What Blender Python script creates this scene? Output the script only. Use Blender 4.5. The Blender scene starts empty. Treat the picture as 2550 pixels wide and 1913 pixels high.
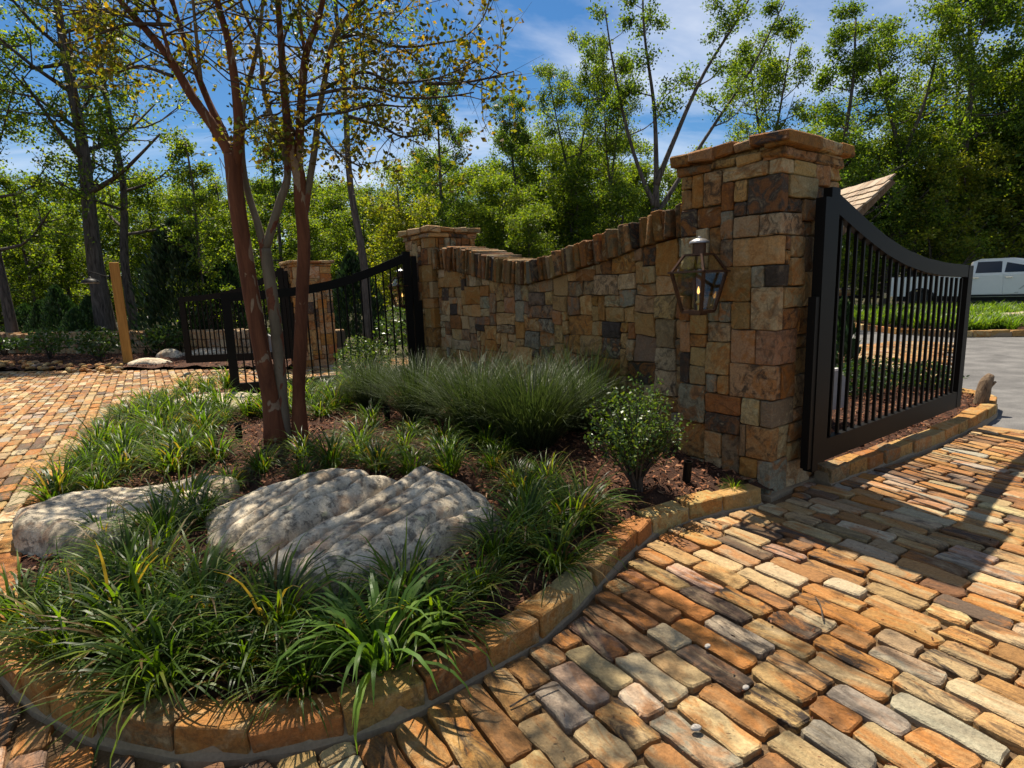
import bpy, math, random
import numpy as np
from mathutils import Matrix, Vector, noise as mnoise

SC = bpy.context.scene
COL = SC.collection
rad = math.radians

# ------------------------------------------------------------------ camera
F_PX, W_PX, H_PX = 1430.0, 2550.0, 1913.0
PITCH, ROLL, EYE = rad(9.43), rad(2.0), 1.55
_f = np.array([0, math.cos(PITCH), -math.sin(PITCH)])
_u0 = np.array([0, math.sin(PITCH), math.cos(PITCH)])
_r0 = np.array([1.0, 0, 0])
CAM_R = math.cos(ROLL) * _r0 - math.sin(ROLL) * _u0
CAM_U = math.sin(ROLL) * _r0 + math.cos(ROLL) * _u0
CAM_F = _f
cam_d = bpy.data.cameras.new('camera')
cam_d.sensor_fit = 'HORIZONTAL'
cam_d.sensor_width = 36.0
cam_d.lens = 36.0 * F_PX / W_PX
cam_d.clip_start, cam_d.clip_end = 0.05, 2000
cam = bpy.data.objects.new('camera', cam_d)
COL.objects.link(cam)
cam.matrix_world = Matrix(((CAM_R[0], CAM_U[0], -CAM_F[0], 0), (CAM_R[1], CAM_U[1], -CAM_F[1], 0),
                           (CAM_R[2], CAM_U[2], -CAM_F[2], EYE), (0, 0, 0, 1)))
SC.camera = cam

# ------------------------------------------------------------------ sky and sun
SUN_AZ, SUN_EL = rad(-17.3), rad(62.8)          # azimuth from +Y towards +X
world = bpy.data.worlds.new('World')
SC.world = world
world.use_nodes = True
wn, wl = world.node_tree.nodes, world.node_tree.links
wn.clear()
w_out = wn.new('ShaderNodeOutputWorld')
w_bg = wn.new('ShaderNodeBackground')
w_sky = wn.new('ShaderNodeTexSky')
w_sky.sky_type = 'NISHITA'
w_sky.sun_disc = False
w_sky.sun_elevation = SUN_EL
w_sky.sun_rotation = SUN_AZ
w_sky.altitude = 200
w_sky.air_density = 1.0
w_sky.dust_density = 0.35
w_sky.ozone_density = 2.6
w_tc = wn.new('ShaderNodeTexCoord')
w_sep = wn.new('ShaderNodeSeparateXYZ')
wl.new(w_tc.outputs['Generated'], w_sep.inputs[0])
w_max = wn.new('ShaderNodeMath'); w_max.operation = 'MAXIMUM'; w_max.inputs[1].default_value = 0.0
wl.new(w_sep.outputs['Z'], w_max.inputs[0])
w_add = wn.new('ShaderNodeMath'); w_add.operation = 'ADD'; w_add.inputs[1].default_value = 0.16
wl.new(w_max.outputs[0], w_add.inputs[0])
w_dx = wn.new('ShaderNodeMath'); w_dx.operation = 'DIVIDE'
w_dy = wn.new('ShaderNodeMath'); w_dy.operation = 'DIVIDE'
for nd, ch in ((w_dx, 'X'), (w_dy, 'Y')):
    wl.new(w_sep.outputs[ch], nd.inputs[0]); wl.new(w_add.outputs[0], nd.inputs[1])
w_cmb = wn.new('ShaderNodeCombineXYZ')
wl.new(w_dx.outputs[0], w_cmb.inputs[0]); wl.new(w_dy.outputs[0], w_cmb.inputs[1])
w_map = wn.new('ShaderNodeMapping'); w_map.inputs['Scale'].default_value = (0.45, 0.95, 1); w_map.inputs['Rotation'].default_value = (0, 0, 0.35)
wl.new(w_cmb.outputs[0], w_map.inputs[0])
w_no = wn.new('ShaderNodeTexNoise')
w_no.inputs['Scale'].default_value = 1.1; w_no.inputs['Detail'].default_value = 7; w_no.inputs['Roughness'].default_value = 0.58
w_no.inputs['Distortion'].default_value = 0.6
wl.new(w_map.outputs[0], w_no.inputs['Vector'])
w_ramp = wn.new('ShaderNodeValToRGB')
w_ramp.color_ramp.elements[0].position = 0.44; w_ramp.color_ramp.elements[0].color = (0, 0, 0, 1)
w_ramp.color_ramp.elements[1].position = 0.74; w_ramp.color_ramp.elements[1].color = (0.8, 0.8, 0.8, 1)
wl.new(w_no.outputs['Fac'], w_ramp.inputs[0])
w_mix = wn.new('ShaderNodeMixRGB')
w_mix.inputs[2].default_value = (11.5, 11.6, 11.8, 1)
wl.new(w_ramp.outputs[0], w_mix.inputs[0])
w_hs = wn.new('ShaderNodeHueSaturation'); w_hs.inputs['Saturation'].default_value = 1.34
wl.new(w_sky.outputs[0], w_hs.inputs['Color'])
wl.new(w_hs.outputs[0], w_mix.inputs[1])
wl.new(w_mix.outputs[0], w_bg.inputs['Color'])
w_bg.inputs['Strength'].default_value = 0.055
wl.new(w_bg.outputs[0], w_out.inputs['Surface'])

sun_d = bpy.data.lights.new('sun', 'SUN')
sun_d.energy = 5.0
sun_d.angle = rad(0.53)
sun_d.color = (1.0, 0.91, 0.77)
sun = bpy.data.objects.new('sun', sun_d)
COL.objects.link(sun)
S_DIR = Vector((math.sin(SUN_AZ) * math.cos(SUN_EL), math.cos(SUN_AZ) * math.cos(SUN_EL), math.sin(SUN_EL)))
sun.rotation_euler = S_DIR.to_track_quat('Z', 'Y').to_euler()
sun.location = (-6, 20, 40)

SC.view_settings.view_transform = 'Standard'
SC.view_settings.look = 'None'
SC.view_settings.gamma = 1.0
SC.view_settings.use_curve_mapping = False
SC.view_settings.exposure = 0.93
SC.render.engine = 'CYCLES'
cy = SC.cycles
cy.max_bounces, cy.diffuse_bounces, cy.glossy_bounces, cy.transmission_bounces, cy.transparent_max_bounces = 7, 3, 3, 5, 8
cy.caustics_reflective = cy.caustics_refractive = False
cy.use_denoising = True
cy.sample_clamp_indirect = 6.0

# ------------------------------------------------------------------ survey: photo pixel -> place
def ray(x, y):
    return CAM_R * (x - 1275) / F_PX - CAM_U * (y - 956.5) / F_PX + CAM_F
def gp(x, y, z=0.0):
    d = ray(x, y); t = (z - EYE) / d[2]
    return np.array([0, 0, EYE]) + t * d
def at(x, y, Y):
    d = ray(x, y); return np.array([0, 0, EYE]) + d * (Y / d[1])
def proj(p):
    d = np.asarray(p, float) - np.array([0, 0, EYE]); k = max(d @ CAM_F, 1e-3)
    return 1275 + F_PX * (d @ CAM_R) / k, 956.5 - F_PX * (d @ CAM_U) / k

# ------------------------------------------------------------------ mesh helpers
def V(*a):
    return np.array(a, float)
def unit(v):
    v = np.asarray(v, float); return v / (np.linalg.norm(v) + 1e-12)

def fast_mesh(name, verts, faces, tint=None, smooth=False):
    """faces: (n,k) int array or list of tuples; tint (n,4) per vertex."""
    me = bpy.data.meshes.new(name)
    verts = np.asarray(verts, np.float32)
    if isinstance(faces, np.ndarray):
        n, k = faces.shape
        me.vertices.add(len(verts)); me.vertices.foreach_set('co', verts.ravel())
        me.loops.add(n * k); me.loops.foreach_set('vertex_index', faces.astype(np.int32).ravel())
        me.polygons.add(n)
        me.polygons.foreach_set('loop_start', np.arange(0, n * k, k, dtype=np.int32))
        me.polygons.foreach_set('loop_total', np.full(n, k, np.int32))
        me.update(calc_edges=True)
    else:
        me.from_pydata([tuple(v) for v in verts.tolist()], [], faces)
    if tint is not None:
        at_ = me.color_attributes.new('tint', 'FLOAT_COLOR', 'POINT')
        t = np.asarray(tint, np.float32)
        if t.ndim == 1:
            t = np.tile(t, (len(verts), 1))
        at_.data.foreach_set('color', t.ravel())
    if smooth:
        me.polygons.foreach_set('use_smooth', np.ones(len(me.polygons), bool))
    return me

def link(name, me, mat, parent=None, loc=None):
    o = bpy.data.objects.new(name, me)
    COL.objects.link(o)
    if mat is not None and me is not None and len(me.materials) == 0:
        me.materials.append(mat)
    if parent is not None:
        o.parent = parent
        if loc is None and parent.type == 'EMPTY':
            o.matrix_parent_inverse = Matrix.Translation(-Vector(parent.location))
    if loc is not None:
        o.location = loc
    return o

def tag(o, label, cat, group=None):
    o['label'] = label; o['category'] = cat
    if group: o['group'] = group
    return o
def struct(o, label=None, cat=None):
    o['kind'] = 'structure'
    if label: o['label'] = label
    if cat: o['category'] = cat
    return o
def stuff(o, label=None, cat=None):
    o['kind'] = 'stuff'
    if label: o['label'] = label
    if cat: o['category'] = cat
    return o
def thing(name, label, cat, loc, group=None):
    o = bpy.data.objects.new(name, None); COL.objects.link(o)
    o.location = loc; o.empty_display_size = 0.1
    return tag(o, label, cat, group)

class MB:
    """collects geometry; build() makes one mesh object (world coordinates)."""
    def __init__(s): s.v = []; s.f = []; s.t = []; s.n = 0
    def add(s, v, f, tint=(0.5, 0.5, 0.5, 0.5)):
        v = np.asarray(v, float); k = s.n
        s.v.append(v); s.f.extend([tuple(i + k for i in q) for q in f]); s.n += len(v)
        t = np.asarray(tint, float); s.t.append(np.tile(t, (len(v), 1)) if t.ndim == 1 else t)
    def box(s, lo, hi, tint=(0.5, 0.5, 0.5, 0.5)):
        x0, y0, z0 = lo; x1, y1, z1 = hi
        v = [(x0, y0, z0), (x1, y0, z0), (x1, y1, z0), (x0, y1, z0), (x0, y0, z1), (x1, y0, z1), (x1, y1, z1), (x0, y1, z1)]
        s.add(v, BOXF, tint)
    def obox(s, c, ax, ay, az, tint=(0.5, 0.5, 0.5, 0.5)):
        """box at centre c with half-axis vectors"""
        c, ax, ay, az = map(lambda q: np.asarray(q, float), (c, ax, ay, az))
        v = [c + i * ax + j * ay + k * az for (i, j, k) in ((-1, -1, -1), (1, -1, -1), (1, 1, -1), (-1, 1, -1), (-1, -1, 1), (1, -1, 1), (1, 1, 1), (-1, 1, 1))]
        s.add(v, BOXF, tint)
    def bar(s, a, b, wx, wy, side=None, tint=(0.5, 0.5, 0.5, 0.5)):
        a, b = np.asarray(a, float), np.asarray(b, float); d = unit(b - a)
        side = unit(np.cross(d, V(0, 0, 1))) if side is None and abs(d[2]) < 0.99 else (V(1, 0, 0) if side is None else unit(side))
        up = np.cross(side, d)
        s.obox((a + b) / 2, side * wx / 2, up * wy / 2, (b - a) / 2, tint)
    def tube(s, pts, rr, sides=8, tint=(0.5, 0.5, 0.5, 0.5), cap=True):
        v, f = tube(pts, rr, sides, cap); s.add(v, f, tint)
    def lathe(s, c, prof, sides=16, axis=V(0, 0, 1), tint=(0.5, 0.5, 0.5, 0.5)):
        c = np.asarray(c, float); a = unit(axis); e = unit(np.cross(a, V(0.3, 1, 0.2))); g = np.cross(a, e)
        v = []; f = []
        for (r, h) in prof:
            for i in range(sides):
                w = 2 * math.pi * i / sides
                v.append(c + a * h + (e * math.cos(w) + g * math.sin(w)) * r)
        for j in range(len(prof) - 1):
            for i in range(sides):
                i2 = (i + 1) % sides
                f.append((j * sides + i, j * sides + i2, (j + 1) * sides + i2, (j + 1) * sides + i))
        f.append(tuple(range(sides))[::-1]); f.append(tuple((len(prof) - 1) * sides + i for i in range(sides)))
        s.add(v, f, tint)
    def prism(s, poly, ext, tint=(0.5, 0.5, 0.5, 0.5)):
        poly = np.asarray(poly, float); n = len(poly); ext = np.asarray(ext, float)
        v = np.vstack([poly, poly + ext])
        f = [tuple(range(n))[::-1], tuple(range(n, 2 * n))] + [(i, (i + 1) % n, n + (i + 1) % n, n + i) for i in range(n)]
        s.add(v, f, tint)
    def build(s, name, mat, parent=None, smooth=False):
        me = fast_mesh(name, np.vstack(s.v), s.f, np.vstack(s.t), smooth)
        return link(name, me, mat, parent)
BOXF = [(0, 3, 2, 1), (4, 5, 6, 7), (0, 1, 5, 4), (1, 2, 6, 5), (2, 3, 7, 6), (3, 0, 4, 7)]

def tube(pts, rr, sides=8, cap=True):
    pts = np.asarray(pts, float); n = len(pts)
    rr = np.full(n, rr, float) if np.isscalar(rr) else np.asarray(rr, float)
    v = np.zeros((n * sides, 3)); e = None
    for i in range(n):
        d = unit(pts[min(i + 1, n - 1)] - pts[max(i - 1, 0)])
        if e is None:
            e = unit(np.cross(d, V(0.31, 0.9, 0.17) if abs(d[1]) < 0.9 else V(1, 0, 0)))
        e = unit(e - d * (e @ d)); g = np.cross(d, e)
        for j in range(sides):
            w = 2 * math.pi * j / sides
            v[i * sides + j] = pts[i] + (e * math.cos(w) + g * math.sin(w)) * rr[i]
    f = []
    for i in range(n - 1):
        for j in range(sides):
            j2 = (j + 1) % sides
            f.append((i * sides + j, i * sides + j2, (i + 1) * sides + j2, (i + 1) * sides + j))
    if cap:
        f.append(tuple(range(sides))[::-1]); f.append(tuple((n - 1) * sides + j for j in range(sides)))
    return v, f

def smooth_path(pts, n):
    pts = np.asarray(pts, float); m = len(pts)
    if m < 3:
        t = np.linspace(0, 1, n)[:, None]; return pts[0] * (1 - t) + pts[-1] * t
    P = np.vstack([2 * pts[0] - pts[1], pts, 2 * pts[-1] - pts[-2]]); out = []
    for t in np.linspace(0, m - 1 - 1e-6, n):
        i = int(t); w = t - i; a, b, c, d = P[i], P[i + 1], P[i + 2], P[i + 3]
        out.append(0.5 * ((2 * b) + (c - a) * w + (2 * a - 5 * b + 4 * c - d) * w * w + (3 * b - a - 3 * c + d) * w ** 3))
    return np.array(out)

def in_poly(x, y, poly):
    x = np.asarray(x, float); y = np.asarray(y, float); c = np.zeros(x.shape, bool); n = len(poly); j = n - 1
    for i in range(n):
        xi, yi = poly[i]; xj, yj = poly[j]
        m = ((yi > y) != (yj > y)) & (x < (xj - xi) * (y - yi) / (yj - yi + 1e-12) + xi)
        c ^= m; j = i
    return c

# chamfered, slightly irregular stone block: 24 vertices
CH_V = []
for sx in (-1, 1):
    for sy in (-1, 1):
        for sz in (-1, 1):
            for k in range(3): CH_V.append((sx, sy, sz, k))
def _chf():
    idx = {q: i for i, q in enumerate(CH_V)}; f = []
    def face(k, s):
        a, b = [i for i in range(3) if i != k]; q = []
        for (p, r) in ((-1, -1), (1, -1), (1, 1), (-1, 1)):
            c = [0, 0, 0]; c[k] = s; c[a] = p; c[b] = r; q.append(idx[(c[0], c[1], c[2], k)])
        return tuple(q if (s * (1 if k != 1 else -1)) > 0 else q[::-1])
    for k in range(3):
        for s in (-1, 1): f.append(face(k, s))
    for k in range(3):          # edges along k
        a, b = [i for i in range(3) if i != k]
        for p in (-1, 1):
            for r in (-1, 1):
                def vt(e, kk):
                    c = [0, 0, 0]; c[k] = e; c[a] = p; c[b] = r; return idx[(c[0], c[1], c[2], kk)]
                q = (vt(-1, a), vt(1, a), vt(1, b), vt(-1, b))
                f.append(q)
    for sx in (-1, 1):
        for sy in (-1, 1):
            for sz in (-1, 1): f.append((idx[(sx, sy, sz, 0)], idx[(sx, sy, sz, 1)], idx[(sx, sy, sz, 2)]))
    # consistent outward winding
    P = np.array([[c[i] * (1.0 if c[3] == i else 0.8) for i in range(3)] for c in CH_V]); out = []
    for q in f:
        n = np.cross(P[q[1]] - P[q[0]], P[q[2]] - P[q[0]]); m = P[list(q)].mean(0)
        out.append(q if n @ m > 0 else q[::-1])
    return out
CH_F = _chf()
def chamfer_block(c, ax, ay, az, bev, jit, rng):
    """c centre, half axes vectors"""
    c, ax, ay, az = (np.asarray(q, float) for q in (c, ax, ay, az))
    L = [np.linalg.norm(q) for q in (ax, ay, az)]
    cj = {}
    v = []
    for (sx, sy, sz, k) in CH_V:
        key = (sx, sy, sz)
        if key not in cj: cj[key] = rng.uniform(-jit, jit, 3)
        w = [sx, sy, sz]; b = bev * rng.uniform(0.6, 1.5)
        m = [w[i] * (1.0 if i == k else max(0.3, 1 - b / L[i])) for i in range(3)]
        p = c + ax * m[0] + ay * m[1] + az * m[2]
        p = p + unit(ax) * cj[key][0] + unit(ay) * cj[key][1] + unit(az) * cj[key][2]
        v.append(p)
    return np.array(v), CH_F

# ------------------------------------------------------------------ materials
def nodes(name):
    m = bpy.data.materials.new(name); m.use_nodes = True
    nt = m.node_tree; nt.nodes.clear()
    return m, nt, nt.nodes, nt.links
def N(nt, kind, **kw):
    nd = nt.nodes.new(kind)
    for k, v in kw.items():
        if k.startswith('_'): setattr(nd, k[1:], v)
        else: nd.inputs[k.replace('__', ' ')].default_value = v
    return nd
def ramp(nt, src, stops):
    r = nt.nodes.new('ShaderNodeValToRGB'); el = r.color_ramp.elements
    while len(el) < len(stops): el.new(0.5)
    for e, (p, c) in zip(el, stops):
        e.position = p; e.color = c if len(c) == 4 else (*c, 1)
    nt.links.new(src, r.inputs[0]); return r.outputs[0]
def mixc(nt, fac, a, b, mode='MIX'):
    m = nt.nodes.new('ShaderNodeMixRGB'); m.blend_type = mode
    for i, q in ((0, fac), (1, a), (2, b)):
        if hasattr(q, 'links'): nt.links.new(q, m.inputs[i])
        else: m.inputs[i].default_value = q if i == 0 else (*q, 1) if len(q) == 3 else q
    return m.outputs[0]
def noise_tex(nt, vec, scale, detail=4, rough=0.55, dist=0.0):
    n = nt.nodes.new('ShaderNodeTexNoise')
    n.inputs['Scale'].default_value = scale; n.inputs['Detail'].default_value = detail
    n.inputs['Roughness'].default_value = rough; n.inputs['Distortion'].default_value = dist
    nt.links.new(vec, n.inputs['Vector']); return n.outputs['Fac']
def finish(nt, color, rough=0.8, bump=None, bstr=0.3, bdist=0.01, spec=0.3, metal=0.0):
    b = nt.nodes.new('ShaderNodeBsdfPrincipled')
    if hasattr(color, 'links'): nt.links.new(color, b.inputs['Base Color'])
    else: b.inputs['Base Color'].default_value = (*color, 1)
    if hasattr(rough, 'links'): nt.links.new(rough, b.inputs['Roughness'])
    else: b.inputs['Roughness'].default_value = rough
    b.inputs['Specular IOR Level'].default_value = spec
    b.inputs['Metallic'].default_value = metal
    if bump is not None:
        bm = nt.nodes.new('ShaderNodeBump'); bm.inputs['Strength'].default_value = bstr; bm.inputs['Distance'].default_value = bdist
        nt.links.new(bump, bm.inputs['Height']); nt.links.new(bm.outputs[0], b.inputs['Normal'])
    o = nt.nodes.new('ShaderNodeOutputMaterial'); nt.links.new(b.outputs[0], o.inputs['Surface'])
    return b
def tint_vec(nt, mult=(37.0, 61.0, 23.0)):
    a = N(nt, 'ShaderNodeAttribute', _attribute_name='tint')
    tc = nt.nodes.new('ShaderNodeTexCoord')
    cm = nt.nodes.new('ShaderNodeVectorMath'); cm.operation = 'SCALE'
    cm.inputs[0].default_value = mult; nt.links.new(a.outputs['Alpha'], cm.inputs['Scale'])
    ad = nt.nodes.new('ShaderNodeVectorMath'); ad.operation = 'ADD'
    nt.links.new(tc.outputs['Object'], ad.inputs[0]); nt.links.new(cm.outputs[0], ad.inputs[1])
    return a.outputs['Color'], ad.outputs[0]

def stone_mat(name, stain=0.5, streak=None, dark=0.5, rough=0.85, bstr=0.5, sc=6.0):
    """sandstone: base colour per piece (tint), iron staining, dark mottling that differs from piece to piece, grain"""
    m, nt, ns, ls = nodes(name)
    col, vec = tint_vec(nt)
    alpha = [n for n in ns if n.type == 'ATTRIBUTE'][0].outputs['Alpha']
    vv = vec
    if streak is not None:                      # bedding streaks along the length of the sett
        m1 = ns.new('ShaderNodeMapping'); m1.inputs['Rotation'].default_value = (0, 0, -streak); ls.new(vec, m1.inputs[0])
        m2 = ns.new('ShaderNodeMapping'); m2.inputs['Scale'].default_value = (0.4, 1.25, 1); ls.new(m1.outputs[0], m2.inputs[0]); vv = m2.outputs[0]
    n1 = noise_tex(nt, vv, sc, 5, 0.62, 1.6)
    n2 = noise_tex(nt, vv, sc * 2.0, 7, 0.70, 1.0)
    n3 = noise_tex(nt, vec, 65, 4, 0.72)
    def rnd(k, lo, hi):                         # per-piece amount, from the piece's random number
        a_ = ns.new('ShaderNodeMath'); a_.operation = 'MULTIPLY'; a_.inputs[1].default_value = k; ls.new(alpha, a_.inputs[0])
        f_ = ns.new('ShaderNodeMath'); f_.operation = 'FRACT'; ls.new(a_.outputs[0], f_.inputs[0])
        r_ = ns.new('ShaderNodeMapRange'); r_.inputs['From Min'].default_value = lo; r_.inputs['From Max'].default_value = hi; ls.new(f_.outputs[0], r_.inputs['Value'])
        return r_.outputs[0]
    def mul(x, y):
        q = ns.new('ShaderNodeMath'); q.operation = 'MULTIPLY'; ls.new(x, q.inputs[0]); ls.new(y, q.inputs[1]); return q.outputs[0]
    f1 = ramp(nt, n1, [(0.47, (0, 0, 0)), (0.58, (stain, stain, stain))])
    c = mixc(nt, mul(f1, rnd(7.31, 0.1, 0.6)), col, mixc(nt, 0.7, col, (0.38, 0.14, 0.025)))
    f0 = ramp(nt, n1, [(0.32, (0.7, 0.7, 0.7)), (0.45, (0, 0, 0))])
    c = mixc(nt, mul(f0, rnd(13.7, 0.2, 0.8)), c, (0.47, 0.35, 0.19))
    f2 = ramp(nt, n2, [(0.47, (0, 0, 0)), (0.60, (dark, dark, dark))])
    c = mixc(nt, mul(f2, rnd(23.9, 0.25, 0.95)), c, (0.045, 0.032, 0.023))
    g = ramp(nt, n3, [(0.25, (0.62, 0.62, 0.62)), (0.75, (1.25, 1.25, 1.25))])
    c = mixc(nt, 1.0, c, g, 'MULTIPLY')
    b = ns.new('ShaderNodeMath'); b.operation = 'MULTIPLY_ADD'; b.inputs[1].default_value = 0.35
    ls.new(n3, b.inputs[0]); ls.new(n2, b.inputs[2])
    finish(nt, c, rough, b.outputs[0], bstr, 0.025, 0.2)
    return m

def plain_mat(name, col, rough=0.6, nscale=30, var=0.15, bstr=0.1, spec=0.4, metal=0.0, bdist=0.004):
    m, nt, ns, ls = nodes(name)
    tc = ns.new('ShaderNodeTexCoord')
    n = noise_tex(nt, tc.outputs['Object'], nscale, 5, 0.6)
    g = ramp(nt, n, [(0.2, tuple(1 - var for _ in range(3))), (0.8, tuple(1 + var for _ in range(3)))])
    c = mixc(nt, 1.0, (*col, 1), g, 'MULTIPLY')
    finish(nt, c, rough, n, bstr, bdist, spec, metal)
    return m

def leaf_mat(name, trans=0.45, tcol=(1.0, 1.0, 0.35), rough=0.45, spec=0.35, boost=1.5):
    m, nt, ns, ls = nodes(name)
    a = N(nt, 'ShaderNodeAttribute', _attribute_name='tint')
    b = ns.new('ShaderNodeBsdfPrincipled')
    ls.new(a.outputs['Color'], b.inputs['Base Color'])
    b.inputs['Roughness'].default_value = rough; b.inputs['Specular IOR Level'].default_value = spec
    t = ns.new('ShaderNodeBsdfTranslucent')
    tm = mixc(nt, 1.0, a.outputs['Color'], (boost * tcol[0], boost * tcol[1], boost * tcol[2], 1), 'MULTIPLY')
    ls.new(tm, t.inputs['Color'])
    mx = ns.new('ShaderNodeMixShader'); mx.inputs[0].default_value = trans
    ls.new(b.outputs[0], mx.inputs[1]); ls.new(t.outputs[0], mx.inputs[2])
    o = ns.new('ShaderNodeOutputMaterial'); ls.new(mx.outputs[0], o.inputs['Surface'])
    return m

def ground_mat(name, stops, scale=3.0, fine=60, rough=0.95, bstr=0.6, bdist=0.02):
    m, nt, ns, ls = nodes(name)
    tc = ns.new('ShaderNodeTexCoord')
    n1 = noise_tex(nt, tc.outputs['Object'], scale, 5, 0.65, 0.3)
    n2 = noise_tex(nt, tc.outputs['Object'], fine, 5, 0.75)
    mx = ns.new('ShaderNodeMath'); mx.operation = 'MULTIPLY_ADD'; mx.inputs[1].default_value = 0.6
    ls.new(n2, mx.inputs[0])
    k = ns.new('ShaderNodeMath'); k.operation = 'MULTIPLY'; k.inputs[1].default_value = 0.4
    ls.new(n1, k.inputs[0]); ls.new(k.outputs[0], mx.inputs[2])
    c = ramp(nt, mx.outputs[0], stops)
    finish(nt, c, rough, n2, bstr, bdist, 0.2)
    return m

def bark_mat(name, base, dark, sc=(14, 14, 2.2), bstr=0.9, patch=None):
    m, nt, ns, ls = nodes(name)
    tc = ns.new('ShaderNodeTexCoord')
    mp = ns.new('ShaderNodeMapping'); mp.inputs['Scale'].default_value = sc
    ls.new(tc.outputs['Object'], mp.inputs[0])
    n1 = noise_tex(nt, mp.outputs[0], 1.0, 6, 0.65, 0.8)
    c = ramp(nt, n1, [(0.35, dark), (0.62, base)])
    bump = n1
    if patch:
        mp2 = ns.new('ShaderNodeMapping'); mp2.inputs['Scale'].default_value = (9, 9, 3.2)
        ls.new(tc.outputs['Object'], mp2.inputs[0])
        n2 = noise_tex(nt, mp2.outputs[0], 1.0, 3, 0.5, 0.8)
        f = ramp(nt, n2, [(0.60, (0, 0, 0)), (0.62, (1, 1, 1))])
        n3 = noise_tex(nt, tc.outputs['Object'], 40, 4, 0.6)
        pc = ramp(nt, n3, [(0.3, tuple(0.7 * q for q in patch)), (0.7, patch)])
        c = mixc(nt, f, c, pc)
    finish(nt, c, 0.85, bump, bstr, 0.02, 0.2)
    return m

M = {}
ROW = rad(122.3)                       # direction the paving courses run
M['paver'] = stone_mat('paver_sandstone', 1.0, ROW, 1.0, 0.65, 0.9, 6.0)
M['wall'] = stone_mat('wall_sandstone', 0.9, None, 0.85, 0.85, 1.0, 6.0)
M['kerb'] = stone_mat('kerb_sandstone', 0.95, None, 0.6, 0.8, 0.8, 9.0)
M['joint'] = ground_mat('sandy_joint', [(0.3, (0.05, 0.03, 0.016)), (0.5, (0.13, 0.08, 0.04)), (0.7, (0.24, 0.16, 0.09))], 6, 120)
M['mortar'] = plain_mat('grey_mortar', (0.26, 0.19, 0.115), 0.95, 60, 0.25, 0.4)
M['core'] = plain_mat('dark_mortar', (0.10, 0.075, 0.05), 0.95, 40, 0.3, 0.4)
M['mulch'] = ground_mat('bark_mulch', [(0.34, (0.018, 0.010, 0.007)), (0.5, (0.065, 0.03, 0.018)), (0.66, (0.15, 0.07, 0.038))], 9, 85, 0.95, 1.0, 0.03)
M['forest_floor'] = ground_mat('woodland_floor', [(0.35, (0.03, 0.022, 0.012)), (0.5, (0.06, 0.05, 0.022)), (0.66, (0.09, 0.085, 0.03))], 1.2, 18)
M['asphalt'] = ground_mat('worn_asphalt', [(0.36, (0.05, 0.047, 0.045)), (0.5, (0.12, 0.115, 0.11)), (0.66, (0.22, 0.21, 0.195))], 2.2, 90, 0.85, 0.35, 0.008)
M['concrete'] = plain_mat('pale_concrete', (0.5, 0.48, 0.44), 0.9, 12, 0.15, 0.1)
M['chip'] = leaf_mat('mulch_chip', 0.0, rough=0.9, spec=0.15)
M['black'] = plain_mat('black_steel', (0.006, 0.005, 0.004), 0.5, 80, 0.2, 0.03, 0.11)
M['rubber'] = plain_mat('black_rubber', (0.02, 0.02, 0.02), 0.8, 60, 0.2, 0.1)
M['copper'] = plain_mat('aged_copper', (0.075, 0.036, 0.02), 0.42, 35, 0.4, 0.06, 0.5, 0.6)
M['zinc'] = plain_mat('dull_metal', (0.30, 0.29, 0.28), 0.35, 35, 0.2, 0.03, 0.5, 0.7)
M['oak_bark'] = bark_mat('oak_bark', (0.12, 0.10, 0.085), (0.03, 0.024, 0.019), (16, 16, 2.4), 1.0)
M['twig_bark'] = bark_mat('twig_bark', (0.10, 0.075, 0.055), (0.04, 0.03, 0.022), (14, 14, 4), 0.4)
M['myrtle_bark'] = bark_mat('myrtle_bark', (0.17, 0.062, 0.028), (0.085, 0.03, 0.015), (9, 9, 1.6), 0.4, patch=(0.30, 0.20, 0.125))
M['grey_bark'] = bark_mat('grey_peeled_bark', (0.20, 0.155, 0.105), (0.11, 0.085, 0.055), (5, 5, 1.5), 0.25, patch=(0.17, 0.06, 0.032))
M['timber'] = bark_mat('treated_timber', (0.42, 0.22, 0.055), (0.27, 0.13, 0.03), (40, 40, 1.2), 0.2)
M['log'] = bark_mat('weathered_log', (0.22, 0.15, 0.09), (0.08, 0.05, 0.03), (30, 30, 4), 0.8)
M['leaf'] = leaf_mat('tree_leaf', 0.55, (1.05, 1.0, 0.2), 0.5, 0.22, 1.9)
M['blade'] = leaf_mat('liriope_blade', 0.5, (1.0, 1.0, 0.16), 0.4, 0.22, 2.1)
M['rush'] = leaf_mat('rush_blade', 0.25, (0.9, 1.0, 0.4), 0.5, 0.3, 1.3)
M['gloss'] = leaf_mat('glossy_leaf', 0.35, (1.0, 1.0, 0.22), 0.38, 0.35, 1.6)
M['white'] = plain_mat('white_paint', (0.80, 0.775, 0.73), 0.25, 5, 0.03, 0.0, 0.5)
M['dark_glass'] = plain_mat('tinted_glass', (0.01, 0.012, 0.014), 0.05, 5, 0.05, 0.0, 0.6)
M['plastic'] = plain_mat('grey_plastic', (0.30, 0.30, 0.295), 0.5, 40, 0.06, 0.02, 0.4)
M['red'] = plain_mat('red_lens', (0.35, 0.02, 0.015), 0.3, 10, 0.05, 0, 0.5)
M['chrome'] = plain_mat('chrome', (0.7, 0.7, 0.7), 0.15, 20, 0.05, 0, 0.5, 1.0)
M['orange'] = plain_mat('orange_print', (0.75, 0.13, 0.03), 0.5, 20, 0.05, 0)
M['brass'] = plain_mat('brass', (0.55, 0.40, 0.16), 0.3, 20, 0.1, 0, 0.5, 0.9)
M['shingle'] = stone_mat('cedar_shingle', 0.3, None, 0.25, 0.85, 0.3)
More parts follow.
